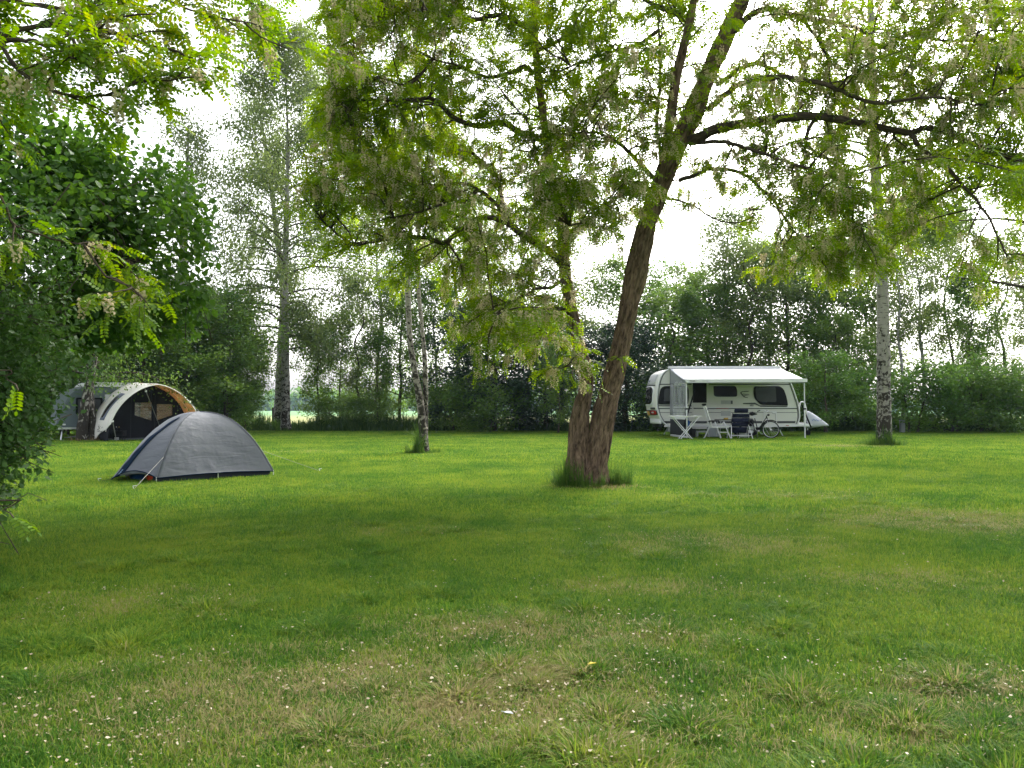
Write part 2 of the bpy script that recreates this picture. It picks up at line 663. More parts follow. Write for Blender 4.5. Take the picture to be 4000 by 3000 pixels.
def trunkobj(name, pts, rad, mat, parent, base, sides=24, rough=0.03, fx=7.0, fz=1.2, seed=1, flute=None):
    """trunk with real furrows: rough is the depth in metres"""
    V, Q, bk = tube(pts, rad, sides)
    if rough:
        n1 = 1 - np.abs(vnoise(bk * np.array([fx, fx, fz]), seed)) * 2
        n2 = 1 - np.abs(vnoise(bk * np.array([fx * 2.2, fx * 2.2, fz * 2.3]), seed + 9)) * 2
        n3 = vnoise(bk * np.array([2.2, 2.2, .9]), seed + 4)
        C = np.repeat(np.asarray(pts), sides, 0)
        rr = np.repeat(np.asarray(rad), sides)
        k = np.clip(rr / max(rad), .25, 1)
        V = V + nrm(V - C) * ((-0.6 * rough * n1 - .35 * rough * n2) * k + n3 * rr * .10)[:, None]
    me = fmesh(name, V - base, Q, mat, True, {'bark': ('FLOAT_VECTOR', bk)})
    return link(name, me, None, parent)


def twig_leaves(rng, twigs, per, sp, size, up=0.8, T=LEAF_T, hang=0.0, tmin=0.15, jit=0.8):
    """leaf positions and frames scattered round the twigs"""
    P, X = [], []
    for tw in twigs:
        n = max(1, int(rng.poisson(per)))
        tt = tmin + (1.03 - tmin) * rng.random(n) ** 0.8
        f = np.clip(tt, 0, .999) * (len(tw) - 1)
        i = f.astype(int)
        w = (f - i)[:, None]
        P.append(tw[i] * (1 - w) + tw[i + 1] * w)
        X.append(nrm(tw[i + 1] - tw[i]))
    P, X = np.vstack(P), np.vstack(X)
    n = len(P)
    P = P + rng.normal(0, sp, (n, 3))
    D = X * .5 + rng.normal(0, jit, (n, 3)) + np.array([0, 0, -hang])
    N = rng.normal(0, .55, (n, 3)) + np.array([0, 0, up])
    return leaves(T, P, D, N, size * (.65 + .7 * rng.random(n)))


def proto_tree(name, label, seed, H, tr, cb, crown, nb, ntw, per, leaf, lmat, bmat, sp=.22, ang=(1.35, .5), droop=.25, twl=.4,
               lean=0.0, hang=0.0, up=.7, wig=.06, flat=.8, stems=1, tmin=.25):
    """whole tree at the origin: trunk, branch mass, crown. crown(t) gives branch length at relative height t"""
    rng = np.random.default_rng(seed)
    root = thing(name, label, 'tree' if H > 4 else 'shrub')
    trunks = []
    for s in range(stems):
        az = rng.random() * 6.28
        off = (0.0 if stems == 1 else .16 + .1 * rng.random())
        top = np.array([lean * H + off * 3 * math.cos(az), off * 3 * math.sin(az), H * (1 - .08 * s)])
        k = 7
        pts = np.array([(top[0] * (i / k) ** 1.4 + off * math.cos(az), top[1] * (i / k) ** 1.4 + off * math.sin(az), top[2] * i / k) for i in range(k + 1)])
        pts[1:, :2] += rng.normal(0, wig * H * .12, (k, 2))
        pts[0, 2] = -.1
        trunks.append(resample(pts, .35))
    polys, rads, brs, tws = [], [], [], []
    for tk in trunks:
        m = len(tk)
        rr = tr / math.sqrt(stems) * (1 - .9 * np.linspace(0, 1, m)) + .012
        rr[0] *= 1.45
        V, Q, bk = tube(tk, rr, 9)
        trunkobj('trunk', tk, rr, bmat, root, np.zeros(3), 10, tr * .12, 7, 1.5, seed)
        for k in range(nb // stems):
            t = cb + (1 - cb) * ((k + rng.random()) / (nb // stems)) ** .9
            p, T = at(tk, min(t, .99))
            az = k * 2.4 + rng.random() * 1.2
            rel = (t - cb) / (1 - cb)
            el = ang[1] * rel + (1 - rel) * (math.pi / 2 - ang[0])
            d = np.array([math.cos(az) * math.cos(el), math.sin(az) * math.cos(el), math.sin(el)])
            l = crown(rel) * (.55 + .6 * rng.random())
            q = [p]
            for _ in range(6):
                p = p + d * l / 6
                d = nrm(d + np.array([0, 0, -droop / 6]) + rng.normal(0, .1, 3))
                q.append(p)
            q = np.array(q)
            brs.append(q)
            polys.append(q)
            r0 = max(.008, tr * .35 * (1 - .7 * t))
            rads.append((r0, .005, 5))
            tws += children(rng, q, ntw, tmin, 1.0, twl * (.5 + .25 * l), .85, .1, .4, .12, flat, .3, 5)
            tws.append(q[3:])
    polys += tws
    rads += [(.008, .003, 3)] * len(tws)
    tubeobj('branch', polys, rads, bmat, root, np.zeros(3), 'stuff')
    V, Fc = twig_leaves(rng, tws, per, sp, leaf, up, LEAF_T, hang)
    link('crown', fmesh('crown', V, Fc, lmat), None, root, 'stuff')
    return root


def kids(o):
    return [c for c in bpy.data.objects if c.parent == o]


def dup(root, loc, rz=0.0, sc=(1, 1, 1), label=None, group=None, ch=None):
    r = root.copy()
    COL.objects.link(r)
    r.location = loc
    r.rotation_euler = (0, 0, rz)
    r.scale = sc
    if label: r['label'] = label
    if group: r['group'] = group
    for c0 in (ch if ch is not None else kids(root)):
        c = c0.copy()
        COL.objects.link(c)
        c.parent = r
    return r

# ------------------------------------------------------------------ lawn, field, grass
# worn, straw coloured places of the lawn: x, y, radius x, radius y, strength
WORN = [(-.45, 3.15, 1.5, .65, 1.0), (.5, 2.75, .6, .3, .7), (.15, 4.0, 1.0, .45, .75), (1.35, 2.85, .5, .35, .6), (2.0, 3.1, .6, .4, .8),
        (1.75, 6.6, 1.2, .7, .55), (4.6, 8.0, 1.5, .9, .75), (2.6, 5.2, .9, .4, .45), (-2.2, 4.6, .8, .5, .45), (.9, 5.0, .8, .3, .5),
        (-1.2, 7.2, 1.2, .5, .3), (1.2, 11.35, .75, .3, .8), (10.2, 24, 1.6, 1.0, .6), (-5.6, 20.7, 1.2, 1.0, .4), (3.4, 10.4, 2.0, .7, .35)]


def worn(x, y):
    r = np.zeros(np.shape(x))
    for cx, cy, rx, ry, s in WORN:
        r = np.maximum(r, s * np.exp(-(((x - cx) / rx) ** 2 + ((y - cy) / ry) ** 2)))
    return r


def lawn_color(t, blade):
    """colour from the place on the lawn, same for the soil sheet and the blades"""
    g = nd(t, 'ShaderNodeNewGeometry')
    def noise(sc, det=3.0):
        n = nd(t, 'ShaderNodeTexNoise', Scale=sc, Detail=det, Roughness=.6)
        t.links.new(g.outputs['Position'], n.inputs['Vector'])
        return n.outputs['Fac']
    n1, n2, n3 = noise(.55), noise(2.3), noise(7.0)
    mask = None
    for cx, cy, rx, ry, s in WORN:
        v = nd(t, 'ShaderNodeVectorMath', operation='SUBTRACT')
        t.links.new(g.outputs['Position'], v.inputs[0])
        v.inputs[1].default_value = (cx, cy, 0)
        w = nd(t, 'ShaderNodeVectorMath', operation='MULTIPLY')
        t.links.new(v.outputs[0], w.inputs[0])
        w.inputs[1].default_value = (1 / rx, 1 / ry, 0)
        l = nd(t, 'ShaderNodeVectorMath', operation='LENGTH')
        t.links.new(w.outputs[0], l.inputs[0])
        m = nd(t, 'ShaderNodeMapRange', interpolation_type='SMOOTHSTEP')
        m.inputs['From Min'].default_value = 1.7
        m.inputs['From Max'].default_value = 0.0
        m.inputs['To Max'].default_value = s
        t.links.new(l.outputs['Value'], m.inputs['Value'])
        if mask is None: mask = m.outputs[0]
        else:
            x = nd(t, 'ShaderNodeMath', operation='MAXIMUM')
            t.links.new(mask, x.inputs[0]); t.links.new(m.outputs[0], x.inputs[1])
            mask = x.outputs[0]
    def mad(a, k, b):
        x = nd(t, 'ShaderNodeMath', operation='MULTIPLY_ADD')
        t.links.new(a, x.inputs[0])
        x.inputs[1].default_value = k
        if isinstance(b, (int, float)): x.inputs[2].default_value = b
        else: t.links.new(b, x.inputs[2])
        return x.outputs[0]
    # share of dry straw: a blade is either dry or green, the soil sheet follows the share
    pm = nd(t, 'ShaderNodeMath', operation='MULTIPLY')
    t.links.new(mask, pm.inputs[0])
    t.links.new(mad(n3, 1.3, mad(n2, 1.6, -.78)), pm.inputs[1])
    dry = mad(pm.outputs[0], 1.0, mad(n2, .24, -.155))
    if blade:
        sb = nd(t, 'ShaderNodeMath', operation='SUBTRACT')
        t.links.new(dry, sb.inputs[0])
        fr_ = nd(t, 'ShaderNodeMath', operation='FRACT')
        t.links.new(mad(g.outputs['Random Per Island'], 7.31, 0.0), fr_.inputs[0])
        t.links.new(fr_.outputs[0], sb.inputs[1])
        dry = mad(sb.outputs[0], 2.5, 0.1)
    dr = nd(t, 'ShaderNodeMapRange', interpolation_type='SMOOTHSTEP')
    dr.inputs['From Min'].default_value = 0.0
    dr.inputs['From Max'].default_value = .55
    t.links.new(dry, dr.inputs['Value'])
    rp = nd(t, 'ShaderNodeValToRGB')
    e = rp.color_ramp.elements
    e[0].position = .37; e[0].color = (.038, .115, .012, 1)
    e[1].position = .64; e[1].color = (.18, .245, .024, 1)
    x = e.new(.5); x.color = (.092, .195, .018, 1)
    mixn = mad(n1, .62, mad(n2, .38, 0.0))
    if blade:
        mixn = mad(g.outputs['Random Per Island'], .36, mad(mixn, 1.0, -.18))
    t.links.new(mixn, rp.inputs['Fac'])
    mx = nd(t, 'ShaderNodeMix', data_type='RGBA')
    mx.inputs['B'].default_value = (.28, .25, .11, 1) if blade else (.19, .165, .08, 1)
    t.links.new(dr.outputs[0], mx.inputs['Factor'])
    t.links.new(rp.outputs[0], mx.inputs['A'])
    return mx.outputs['Result']


def lawn_sheet_mat():
    m, t = newmat('lawn turf')
    o = nd(t, 'ShaderNodeOutputMaterial')
    b = nd(t, 'ShaderNodeBsdfDiffuse')
    c = lawn_color(t, False)
    hv = nd(t, 'ShaderNodeHueSaturation', Value=.8)
    t.links.new(c, hv.inputs['Color'])
    t.links.new(hv.outputs[0], b.inputs['Color'])
    t.links.new(b.outputs[0], o.inputs['Surface'])
    return m


def blade_mat(name='grass blades', fixed=None):
    m, t = newmat(name)
    o = nd(t, 'ShaderNodeOutputMaterial')
    if fixed is None:
        c = lawn_color(t, True)
    else:
        g = nd(t, 'ShaderNodeNewGeometry')
        mx = nd(t, 'ShaderNodeMix', data_type='RGBA')
        mx.inputs['A'].default_value = c4(fixed[0])
        mx.inputs['B'].default_value = c4(fixed[1])
        t.links.new(g.outputs['Random Per Island'], mx.inputs['Factor'])
        c = mx.outputs['Result']
    b = nd(t, 'ShaderNodeBsdfPrincipled', Roughness=.65)
    b.inputs['Specular IOR Level'].default_value = .12
    t.links.new(c, b.inputs['Base Color'])
    tl = nd(t, 'ShaderNodeBsdfTranslucent')
    hv = nd(t, 'ShaderNodeHueSaturation', Hue=.49, Value=1.4)
    t.links.new(c, hv.inputs['Color'])
    t.links.new(hv.outputs[0], tl.inputs['Color'])
    ms = nd(t, 'ShaderNodeMixShader', Fac=.42)
    t.links.new(b.outputs[0], ms.inputs[1])
    t.links.new(tl.outputs[0], ms.inputs[2])
    t.links.new(ms.outputs[0], o.inputs['Surface'])
    return m


M['blade'] = blade_mat()
M['tuft'] = blade_mat('long grass', ((.028, .09, .012), (.10, .175, .03)))
M['nettle'] = blade_mat('rank grass', ((.020, .055, .010), (.055, .10, .022)))
M['drytuft'] = blade_mat('dry grass', ((.10, .075, .035), (.22, .16, .09)))


def blades(rng, P, L, wd, lean, az=None, curve=.6):
    """three-triangle blades: two quads worth of strip and a tip"""
    n = len(P)
    az = rng.random(n) * 2 * math.pi if az is None else az
    d = np.stack([np.cos(az), np.sin(az), np.zeros(n)], -1)
    fa = az + math.pi / 2 + rng.normal(0, .6, n)
    s = np.stack([np.cos(fa), np.sin(fa), np.zeros(n)], -1) * (wd / 2)[:, None]
    l1 = lean * (1 - curve * .5)
    l2 = np.clip(lean * (1 + curve), 0, 1.75)
    m = P + (L * .55)[:, None] * (d * np.sin(l1)[:, None] + np.array([0, 0, 1]) * np.cos(l1)[:, None])
    e = m + (L * .45)[:, None] * (d * np.sin(l2)[:, None] + np.array([0, 0, 1]) * np.cos(l2)[:, None])
    V = np.stack([P - s, P + s, m - s * .8, m + s * .8, e], 1).reshape(-1, 3)
    F0 = np.array([(0, 1, 3), (0, 3, 2), (2, 3, 4)])
    Fc = (F0[None] + (np.arange(n) * 5)[:, None, None]).reshape(-1, 3)
    return V, Fc


def build_ground():
    # turf sheet, a little uneven
    nx, ny = 120, 90
    xs = np.sign(np.linspace(-1, 1, nx)) * np.abs(np.linspace(-1, 1, nx)) ** 1.5 * 60
    ys = -25 + 66.0 * (np.linspace(0, 1, ny) ** 1.0)
    X, Y = np.meshgrid(xs, ys)
    Z = -.012 + .010 * vnoise(np.stack([X * .8, Y * .8, X * 0], -1), 3)
    V = np.stack([X, Y, Z], -1).reshape(-1, 3)
    i, j = np.meshgrid(np.arange(ny - 1), np.arange(nx - 1), indexing='ij')
    Q = np.stack([i * nx + j, i * nx + j + 1, (i + 1) * nx + j + 1, (i + 1) * nx + j], -1).reshape(-1, 4)
    tag(link('lawn', fmesh('lawn', V, Q, lawn_sheet_mat(), True)), kind='structure')
    # field beyond, out to the horizon
    m, t = newmat('field')
    o = nd(t, 'ShaderNodeOutputMaterial')
    b = nd(t, 'ShaderNodeBsdfDiffuse')
    g = nd(t, 'ShaderNodeNewGeometry')
    mp = nd(t, 'ShaderNodeMapping')
    mp.inputs['Scale'].default_value = (.02, .02, .02)
    t.links.new(g.outputs['Position'], mp.inputs['Vector'])
    n = nd(t, 'ShaderNodeTexNoise', Scale=3.0, Detail=6.0)
    t.links.new(mp.outputs[0], n.inputs['Vector'])
    sx = nd(t, 'ShaderNodeSeparateXYZ')
    t.links.new(g.outputs['Position'], sx.inputs[0])
    mr = nd(t, 'ShaderNodeMapRange')
    mr.inputs['From Min'].default_value = 90
    mr.inputs['From Max'].default_value = 170
    t.links.new(sx.outputs['Y'], mr.inputs['Value'])
    r1 = nd(t, 'ShaderNodeMix', data_type='RGBA')
    r1.inputs['A'].default_value = (.30, .27, .16, 1)
    r1.inputs['B'].default_value = (.20, .24, .10, 1)
    t.links.new(n.outputs['Fac'], r1.inputs['Factor'])
    r2 = nd(t, 'ShaderNodeMix', data_type='RGBA')
    r2.inputs['B'].default_value = (.16, .27, .14, 1)
    t.links.new(mr.outputs[0], r2.inputs['Factor'])
    t.links.new(r1.outputs['Result'], r2.inputs['A'])
    t.links.new(r2.outputs['Result'], b.inputs['Color'])
    t.links.new(b.outputs[0], o.inputs['Surface'])
    V = [(-645, -45, -.06), (645, -45, -.06), (645, 645, -.06), (-645, 645, -.06)]
    tag(link('field', pmesh('field', V, [(0, 1, 2, 3)], m)), kind='structure')


def build_grass():
    rng = np.random.default_rng(11)
    Vs, Fs, var = [], [], []
    specs = []
    for k in range(4): specs.append((.62, 3300, .042, .0042, 0.85))    # near patches
    for k in range(3): specs.append((1.15, 3600, .046, .0065, 0.7))
    for k in range(3): specs.append((2.4, 4600, .060, .014, 0.65))
    b = 0
    for k, (sz, n, L, wd, le) in enumerate(specs):
        P = np.stack([(rng.random(n) - .5) * sz, (rng.random(n) - .5) * sz, np.full(n, -.01)], -1)
        cl = .5 + .5 * vnoise(P * np.array([9 / max(sz, .6), 9 / max(sz, .6), 0]) + k * 17, 7)
        ln = L * (.45 + .75 * rng.random(n)) * (.6 + .8 * cl)
        if k < 4:                                                       # some long and some lying blades
            ln[:120] *= 1.5
        lean = np.abs(rng.normal(le, .38, n))
        V, Fc = blades(rng, P, ln, wd * (.7 + .6 * rng.random(n)), np.clip(lean, .05, 1.5))
        Vs.append(V); Fs.append(Fc + b); var.append(np.full(len(V), k + 1, dtype=np.int32)); b += len(V)
    # a coarse tuft as one more patch, and a thatch of lying dry blades
    for kk in range(2):
        n = 420
        a = rng.random(n) * 6.283
        rr = .11 * rng.random(n) ** .7
        P = np.stack([rr * np.cos(a), rr * np.sin(a), np.full(n, -.01)], -1)
        V, Fc = blades(rng, P, .11 * (.5 + .7 * rng.random(n)), .0042 * (.7 + .6 * rng.random(n)), np.clip(.2 + rr * 6 + rng.normal(0, .2, n), .05, 1.4), a + rng.normal(0, .7, n), .7)
        specs.append(None)
        Vs.append(V); Fs.append(Fc + b); var.append(np.full(len(V), len(specs), dtype=np.int32)); b += len(V)
    # where the patches stand
    pts, vid, rot, scl = [], [], [], []

    def zone(y0, y1, step, ks, marg):
        y = y0
        while y < y1:
            hw = y * .68 + marg
            for x in np.arange(-hw, hw, step):
                px, py = x + rng.normal(0, step * .18), y + rng.normal(0, step * .18)
                w = worn(np.array(px), np.array(py))
                pts.append((px, py, 0)); vid.append(rng.choice(ks))
                rot.append((0, 0, rng.random() * 6.283))
                zz = (1 - .35 * w) * (.8 + .5 * (0.5 + .5 * vnoise(np.array([px * .9, py * .9, 0]), 21)))
                zz *= (1 - .25 * min(1, max(0, (y - 18) / 15)))
                scl.append((1, 1, zz))
            y += step
    zone(1.0, 8.5, .36, (1, 2, 3, 4), 1.6)
    zone(8.4, 17.0, .80, (5, 6, 7), 2.6)
    zone(16.8, 41.0, 1.7, (8, 9, 10), 5.0)
    for _ in range(420):
        py = 2.2 + 11 * rng.random() ** 1.5
        px = (rng.random() * 2 - 1) * (py * .68 + .5)
        if vnoise(np.array([px * .8, py * .8, 0]), 33) < -.1: continue
        pts.append((px, py, 0)); vid.append(int(rng.integers(11, 13))); rot.append((0, 0, rng.random() * 6.283))
        s = .6 + .7 * rng.random()
        scl.append((s, s, s * (.30 + .3 * rng.random())))
    n = len(pts)
    V = np.vstack(Vs + [np.array(pts, float)])
    Fc = np.vstack(Fs)
    me = fmesh('grass', V, Fc, M['blade'])
    def attr(nm, ty, pad, arr):
        a = me.attributes.new(nm, ty, 'POINT')
        full = np.concatenate([np.zeros((b,) + pad, dtype=arr.dtype), arr])
        a.data.foreach_set('vector' if ty == 'FLOAT_VECTOR' else 'value', full.ravel())
    a = me.attributes.new('var', 'INT', 'POINT')
    a.data.foreach_set('value', np.concatenate(var + [np.zeros(n, dtype=np.int32)]))
    attr('vid', 'INT', (), np.array(vid, dtype=np.int32))
    attr('rot', 'FLOAT_VECTOR', (3,), np.array(rot, dtype=np.float32))
    attr('scl', 'FLOAT_VECTOR', (3,), np.array(scl, dtype=np.float32))
    ob = tag(link('grass', me), 'short mown green grass with worn straw coloured places all over the lawn', 'grass', kind='stuff')
    ng = bpy.data.node_groups.new('grass', 'GeometryNodeTree')
    ng.interface.new_socket('Geometry', in_out='INPUT', socket_type='NodeSocketGeometry')
    ng.interface.new_socket('Geometry', in_out='OUTPUT', socket_type='NodeSocketGeometry')
    gi, go = ng.nodes.new('NodeGroupInput'), ng.nodes.new('NodeGroupOutput')
    jn = ng.nodes.new('GeometryNodeJoinGeometry')

    def named(nm, ty):
        x = ng.nodes.new('GeometryNodeInputNamedAttribute')
        x.data_type = ty
        x.inputs['Name'].default_value = nm
        return x.outputs['Attribute']
    av, ai, ar, asx = named('var', 'INT'), named('vid', 'INT'), named('rot', 'FLOAT_VECTOR'), named('scl', 'FLOAT_VECTOR')

    def eq(s, k):
        c = ng.nodes.new('FunctionNodeCompare')
        c.data_type = 'INT'
        c.operation = 'EQUAL'
        ng.links.new(s, c.inputs[2])
        c.inputs[3].default_value = k
        return c.outputs[0]
    for k in range(1, len(specs) + 1):
        sp = ng.nodes.new('GeometryNodeSeparateGeometry')
        sp.domain = 'POINT'
        ng.links.new(gi.outputs[0], sp.inputs['Geometry'])
        ng.links.new(eq(av, k), sp.inputs['Selection'])
        sp0 = ng.nodes.new('GeometryNodeSeparateGeometry')
        sp0.domain = 'POINT'
        ng.links.new(gi.outputs[0], sp0.inputs['Geometry'])
        ng.links.new(eq(ai, k), sp0.inputs['Selection'])
        ip = ng.nodes.new('GeometryNodeInstanceOnPoints')
        ng.links.new(sp0.outputs[0], ip.inputs['Points'])
        ng.links.new(sp.outputs[0], ip.inputs['Instance'])
        rr = ng.nodes.new('FunctionNodeEulerToRotation')
        ng.links.new(ar, rr.inputs[0])
        ng.links.new(rr.outputs[0], ip.inputs['Rotation'])
        ng.links.new(asx, ip.inputs['Scale'])
        ng.links.new(ip.outputs[0], jn.inputs[0])
    ng.links.new(jn.outputs[0], go.inputs[0])
    md = ob.modifiers.new('grass', 'NODES')
    md.node_group = ng

    # fallen blossom
    n = 23000
    y = 2.3 + 9.5 * rng.random(n) ** 1.7
    x = (rng.random(n) * 2 - 1) * (y * .7 + .3)
    dens = np.clip(.002 + .9 * worn(x, y) * np.clip(.55 + .9 * vnoise(np.stack([x * 3.1, y * 3.1, x * 0], -1), 15), 0.05, 1) + .10 * np.clip(-.1 + 1.5 * vnoise(np.stack([x * 1.6, y * 1.6, x * 0], -1), 5), 0, 1) * np.exp(-np.maximum(0, y - 3.5) / 3.5) * np.clip((x + 1.6) / 1.5, 0, 1), 0, 1)
    keep = rng.random(n) < dens
    x, y = x[keep], y[keep]
    n = len(x)
    P = np.stack([x, y, .012 + .035 * rng.random(n)], -1)
    pet = (np.array([(-.6, -.1, .02), (-.1, -.45, 0), (.65, -.2, .15), (.35, .42, .05), (-.3, .38, .2)]), np.array([(0, 1, 2, 3, 4)]))
    V, Fc = leaves(pet, P, rng.normal(0, 1, (n, 3)) * np.array([1, 1, .3]), rng.normal(0, .5, (n, 3)) + np.array([0, 0, 1]), .006 + .008 * rng.random(n) ** 1.5)
    tag(link('fallen_petals', fmesh('fallen_petals', V, Fc, M['petal'])), 'cream coloured fallen blossom petals scattered over the near lawn', 'petals', kind='stuff')

    # rank grass along the far edge of the lawn
    n = 46000
    x = (rng.random(n) * 2 - 1) * 40
    e = 39.6 + 1.0 * vnoise(np.stack([x * .25, x * 0, x * 0], -1), 2)
    y = e + rng.random(n) ** 1.3 * 5.5
    P = np.stack([x, y, np.full(n, -.02)], -1)
    h = (.28 + .75 * np.clip((y - e) / 1.2, 0, 1)) * (.5 + .6 * rng.random(n)) * (.7 + .5 * vnoise(np.stack([x * .5, y * .5, x * 0], -1), 4))
    V, Fc = blades(rng, P, h * 1.15, .028 + .03 * rng.random(n), np.abs(rng.normal(.25, .2, n)))
    tag(link('rank_grass', fmesh('rank_grass', V, Fc, M['nettle'])), 'dark rank grass and weeds along the far edge of the lawn', 'grass', kind='stuff')


def tuft(name, c, rx, n, h, mat, label, seed, wd=.008, lean=.35, inner=.55):
    rng = np.random.default_rng(seed)
    a = rng.random(n) * 6.283
    r = inner + (1 - inner) * rng.random(n) ** .8
    r = r * (.8 + .35 * vnoise(np.stack([np.cos(a) * 1.7, np.sin(a) * 1.7, a * 0 + seed], -1), seed))
    P = np.stack([c[0] + rx * r * np.cos(a), c[1] + rx * .8 * r * np.sin(a), np.full(n, -.01)], -1)
    cl = np.clip(.75 + .9 * vnoise(np.stack([P[:, 0] * 5, P[:, 1] * 5, a * 0], -1), seed + 3), .15, 1.5)
    V, Fc = blades(rng, P, h * (.3 + .9 * rng.random(n) ** 1.8) * cl * np.clip(1.35 - .8 * r, .25, 1.2), wd * (.6 + .8 * rng.random(n)), np.abs(rng.normal(lean, .25, n)), a + rng.normal(0, .9, n), .8)
    o = link(name, fmesh(name, V - np.array([c[0], c[1], 0]), Fc, mat), kind='stuff')
    o.location = (float(c[0]), float(c[1]), 0)
    return tag(o, label, 'grass')

M['petal'] = leafmat('petals', (.30, .245, .15), (.52, .45, .31), None, .2, 1.0, 3.0)


# ------------------------------------------------------------------ the big locust
def locust():
    rng = np.random.default_rng(42)
    base = G(2300, 1893)
    root = thing('locust_tree', 'large flowering locust with two leaning furrowed trunks in the middle of the lawn', 'tree', base)
    d0 = base[1]
    K = 4000 / 2212.

    def pts(L, d=(0, 0), k=K, o=(0, 0), s=1.0):
        """pixels of a picture crop -> world; d runs from first to last"""
        n = len(L)
        return np.array([W(o[0] + p[0] * (k if s == 1.0 else 1) / s, o[1] + p[1] * (k if s == 1.0 else 1) / s,
                           d0 + d[0] + (d[1] - d[0]) * i / (n - 1) + (p[2] if len(p) > 2 else 0)) for i, p in enumerate(L)])
    A = pts([(1284, 1045), (1287, 1000), (1303, 900), (1320, 840), (1341, 752), (1369, 612), (1399, 480), (1450, 345), (1490, 262), (1524, 175), (1568, 80), (1612, -20), (1650, -120), (1690, -260)], (0, .4))
    rA = np.interp(np.linspace(0, 1, 14), [0, .06, .14, .25, .5, .62, .75, .87, 1], [.265, .215, .18, .165, .155, .15, .138, .12, .06])
    B = pts([(1252, 1040), (1250, 990), (1254, 900), (1266, 840), (1268, 805), (1256, 765), (1246, 715), (1231, 655), (1221, 590), (1214, 500), (1196, 400), (1176, 270), (1160, 140), (1153, 0), (1150, -120)], (-.02, .5))
    rB = np.interp(np.linspace(0, 1, 15), [0, .08, .18, .3, .55, .8, 1], [.23, .165, .125, .105, .10, .075, .04])
    C = pts([(1418, 418), (1432, 360), (1446, 270), (1462, 160), (1486, 60), (1512, -60)], (.2, -.5))
    # resample trunk curves with their radii
    def dense(P, r, st):
        q = resample(P, st)
        t0 = np.concatenate([[0], np.cumsum(np.linalg.norm(np.diff(P, axis=0), axis=1))])
        t1 = np.concatenate([[0], np.cumsum(np.linalg.norm(np.diff(q, axis=0), axis=1))])
        return q, np.interp(t1 / t1[-1], t0 / t0[-1], r)
    qa, ra = dense(A, rA, .035)
    qb, rb = dense(B, rB, .035)
    qc, rc = dense(C, np.linspace(.10, .05, 6), .06)
    trunkobj('trunk', qa, ra, M['bark'], root, base, 120, .055, 12, 1.8, 3)
    trunkobj('trunk', qb, rb, M['bark'], root, base, 90, .045, 12, 1.8, 8)
    trunkobj('trunk', qc, rc, M['bark'], root, base, 36, .022, 12, 1.5, 5)
    limbs = []

    def limb(P, r0, r1=.012):
        q = resample(P, .10, .006, rng)
        tubeobj('branch', [q], [(r0, r1, 10)], M['limb'], root, base)
        limbs.append(q)
        return q
    p4 = lambda L, d: pts(L, d, 1.0)
    limb(p4([(2690, 552), (2750, 528), (2810, 500), (2985, 472), (3180, 455), (3400, 490), (3550, 518), (3640, 500), (3800, 560), (3990, 630), (4150, 640)], (.15, -.9)), .085, .02)
    limb(p4([(3555, 522), (3600, 580), (3700, 660), (3760, 720), (3850, 830), (3900, 930), (3935, 1000)], (-.5, -.9)), .035)
    limb(p4([(2830, 160), (2900, 90), (2990, 35), (3140, 70), (3300, 94), (3380, 130), (3440, 185), (3560, 230)], (.4, -.3)), .06)
    limb(p4([(3140, 80), (3190, 150), (3230, 220), (3245, 330)], (.1, -.4)), .025)
    limb(p4([(2650, 705), (2720, 680), (2790, 658), (2905, 682), (3020, 784), (3100, 900), (3190, 960)], (.1, -.6)), .035)
    limb(p4([(2600, 775), (2690, 795), (2795, 858), (2890, 868), (2950, 838), (2990, 800)], (.1, -.2)), .02, .005)
    limb(p4([(2700, 560), (2830, 555), (2950, 590), (3100, 640), (3280, 700)], (.2, -1.6)), .035)
    limb(p4([(2760, 430), (2890, 330), (3050, 300), (3220, 330), (3420, 400), (3650, 380), (3850, 420)], (.2, -1.4)), .05)
    limb(p4([(2800, 330), (2950, 250), (3150, 330), (3350, 300)], (.2, 1.2)), .04)
    limb(p4([(2540, 740), (2460, 745), (2380, 790), (2300, 860), (2230, 880)], (.1, -1.0)), .04)
    limb(p4([(2560, 700), (2500, 640), (2420, 560), (2330, 520), (2230, 530)], (.3, -.7)), .04)
    limb(p4([(2590, 640), (2565, 500), (2575, 340), (2580, 200), (2570, 60), (2590, -80)], (.1, .6)), .035)
    limb(p4([(2570, 120), (2500, 170), (2420, 195), (2330, 220), (2230, 260)], (.5, -.4)), .035)
    limb(p4([(2660, 60), (2560, 20), (2460, -30), (2330, -60)], (.3, -1.0)), .05)
    # limbs of the left stem
    limb(p4([(2118, 545), (2053, 527), (1958, 479), (1877, 493), (1778, 466), (1714, 398), (1651, 384), (1540, 392), (1434, 389), (1330, 400)], (.3, -.8)), .06)
    limb(p4([(2215, 1050), (2150, 985), (2076, 940), (2004, 890), (1967, 814), (1950, 720), (1900, 640)], (.2, .8)), .075)
    limb(p4([(2076, 935), (1960, 862), (1905, 850), (1845, 863), (1787, 913), (1723, 949), (1669, 931), (1560, 927), (1460, 945), (1362, 945), (1290, 890), (1235, 841)], (.2, -.6)), .05)
    limb(p4([(1990, 860), (1930, 790), (1868, 741), (1796, 714), (1714, 723), (1640, 750)], (.3, .2)), .04)
    limb(p4([(1862, 745), (1810, 790), (1741, 796), (1633, 830), (1540, 850)], (.3, -.4)), .03)
    limb(p4([(2080, 290), (2050, 262), (1990, 285), (1900, 300), (1800, 260), (1690, 230)], (.5, -.2)), .045)
    limb(p4([(2160, 700), (2100, 640), (2085, 560), (2060, 470)], (.3, -.6)), .04)
    limb(p4([(2090, 130), (1960, 60), (1820, 80), (1650, 40), (1500, 60)], (.5, -.8)), .05)
    limb(p4([(2095, 200), (2200, 150), (2300, 90), (2400, 70)], (.4, .3)), .04)
